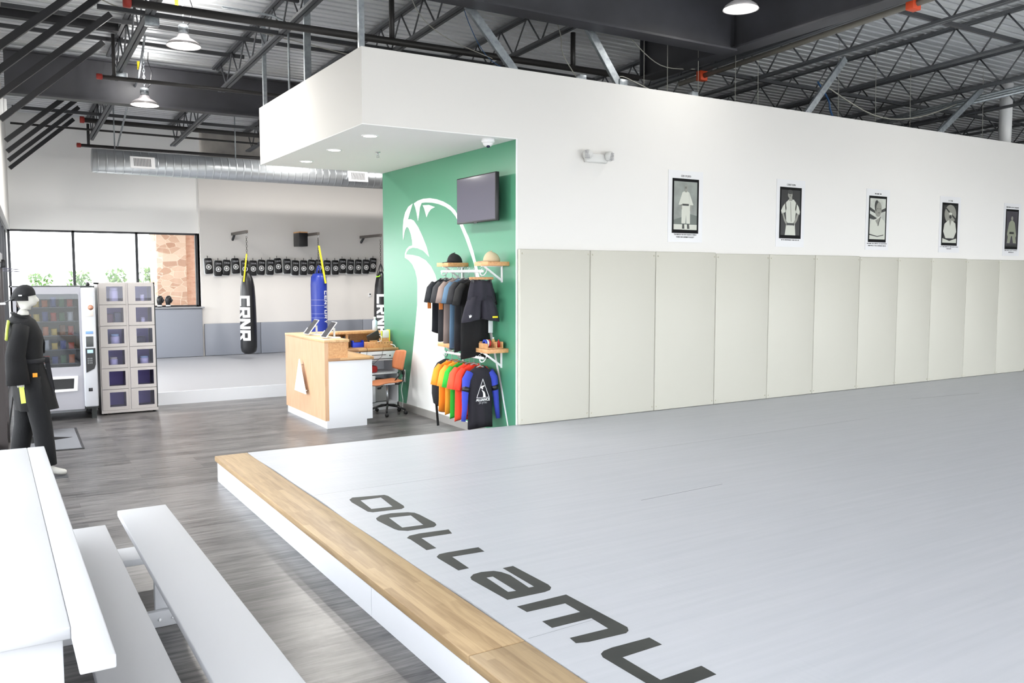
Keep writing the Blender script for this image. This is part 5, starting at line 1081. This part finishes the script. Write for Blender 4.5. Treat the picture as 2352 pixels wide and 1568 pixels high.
# conduit boxes, wires
tag(MB().tube([(2.05, 13.2, 5.3), (2.1, 14.2, 4.95), (2.1, 15.5, 4.7), (2.15, 17.2, 4.3)], .016, 8).build('conduit', galv), 'long slanting metal conduit between roof and duct', 'conduit')
for i, (x, y, z) in enumerate(((1.7, 10.9, 4.86), (1.7, 13.6, 4.76))):
    tag(MB().rbox(x, x+.16, y, y+.1, z, z+.1, .006).build('junction_box', galv), 'small metal junction box under the roof at upper left, %s' % ['nearer', 'farther'][i], 'junction box', 'roof junction boxes')
for i, (x, w) in enumerate(((6.02, .1), (6.62, .12), (7.8, .1))): tag(MB().rbox(x, x+w, 8.28, 8.36, 4.24, 4.3+.02*(i == 1), .004).build('junction_box', galv), 'metal junction box on top of the long wall, %s from the left' % ORD[i], 'junction box', 'wall top junction boxes')
def wire(pts, label, m, r=.006, name='cable'):
    P_ = [Vector(p) for p in pts]; out = []
    for i in range(len(P_)-1):
        p0 = P_[max(i-1, 0)]; p1, p2 = P_[i], P_[i+1]; p3 = P_[min(i+2, len(P_)-1)]
        for k in range(6):
            s = k/6; out.append(.5*((2*p1)+(p2-p0)*s+(2*p0-5*p1+4*p2-p3)*s*s+(3*p1-p0-3*p2+p3)*s**3))
    out.append(P_[-1]); return tag(MB().tube(out, r, 6).build(name, m), label, 'cable', 'loose ceiling cables')
lw = mat('light_cable', (170, 168, 160), .6); bw = mat('blue_cable', (60, 100, 150), .6)
wire([(6.3, 8.4, 5.3), (7.0, 8.6, 4.95), (7.8, 8.9, 4.75), (8.8, 9.3, 4.9)], 'pale cable sagging below the girder over the long wall', lw)
wire([(6.55, 8.32, 4.26), (6.68, 8.34, 4.36), (6.9, 8.36, 4.33), (7.2, 8.36, 4.25)], 'pale cable looping over the wall top junction boxes', lw)
wire([(10.95, 8.9, 4.9), (10.95, 8.7, 4.6), (10.75, 8.5, 4.4), (10.7, 8.4, 4.25)], 'blue cables dropping to the wall top near the right stud', bw, .014)
wire([(6.05, 9.0, 5.4), (6.1, 8.8, 4.9), (6.0, 8.6, 4.6), (6.05, 8.4, 4.3)], 'pale cable hanging beside the left leaning stud', lw)
wire([(4.2, 9.2, 5.5), (4.3, 9.1, 5.0), (4.6, 9.0, 4.7), (5.2, 8.9, 4.5)], 'grey cable drooping above the bulkhead', lw, .005)
wire([(5.0, 9.4, 5.5), (5.1, 9.3, 5.0), (5.4, 9.3, 4.6), (5.9, 9.2, 4.4)], 'thin blue cable above the corner of the long wall', bw, .005)
wire([(1.0, 11.0, 5.2), (1.6, 11.0, 5.0), (2.6, 11.1, 5.05), (4.5, 11.2, 4.9)], 'thin pale conduit crossing behind the nearest pendant light', lw, .008)
wire([(14.3, 8.6, 4.9), (13.2, 8.7, 4.55), (12.2, 8.8, 4.5), (11, 8.9, 4.9)], 'pale cables sagging above the right half of the wall', lw, .01)
for i, x in enumerate((7.35, 7.75, 8.3, 9.0, 9.45, 11.2, 12.1, 13.0, 15.1)):
    tag(MB().tube([(x, 8.7, 4.1), (x+.03, 8.75, 5.54)], .004, 5).build('hanger_wire', lw), 'thin vertical hanger wire behind the long wall top, %s from the left' % ORD[i], 'wire', 'thin ceiling hanger wires')
# suspended grid seen above the long wall
for k in range(9):
    x = 8.6+k*.9; tag(MB().box(x, x+.05, 8.9, 11.9, 4.3, 4.36).build('ceiling_furring', black), 'short black framing strip behind the long wall top, %s from the left' % ORD[k], 'framing', 'framing behind the wall top')
# rectangular dark plenum beyond the long wall
tag(MB().box(10.2, 17, 12.4, 12.8, 4.2, 5.0).build('supply_plenum', girder), 'dark boxed duct behind the long wall at upper right', 'duct')
# wall speaker & door parts at far left
t = thing('wall_floodlight', 'white wall lamp high on the left wall', 'wall lamp', (lwx(13.5)+.0, 13.5, 4.1)); MB().rbox(0, .07, -.1, .1, 0, .25, .02).build('housing', metalw, t); MB().rbox(.07, .11, -.08, .08, .03, .2, .01).build('shade', metalw, t)
t = thing('door_closer', 'dark door closer with two thin horizontal arms at the left wall', 'door closer', (lwx(11.4), 11.4, 2.04)); MB().rbox(0, .05, -.15, .1, 0, .09, .008).build('closer_body', black, t)
b = MB(); b.bar((.03, 0, -.01), (.2, .4, -.02), .012, .01); b.bar((.03, 0, -.035), (.2, .4, -.045), .012, .01); b.build('arm', mat('dark_arm', (90, 90, 110), .4), t)
t = thing('door_1', '', ''); del t['label']; del t['category']; t['kind'] = 'structure'
b = MB(); along(b, 10.4, 10.5, 0, 2.2, -.06, .02); along(b, 11.5, 11.6, 0, 2.2, -.06, .02); along(b, 10.4, 11.6, 2.1, 2.2, -.06, .02); along(b, 10.5, 11.5, 0, .25, -.05, 0); b.build('door_frame', mat('brown_black_frame', (58, 52, 52), .5), t)
t = thing('gear_bag', 'dark bag lying by the left wall behind the mannequin', 'bag', (.44, 12.1, 0)); MB().rbox(-.12, .12, -.25, .25, .0, .5, .06, seg=3).build('bag_body', blackf, t); MB().rbox(.06, .1, -.256, -.25, .3, .42, .002).build('white_tag', textw, t); MB().rbox(.0, .06, -.256, -.25, .12, .17, .002).build('white_tag', textw, t)
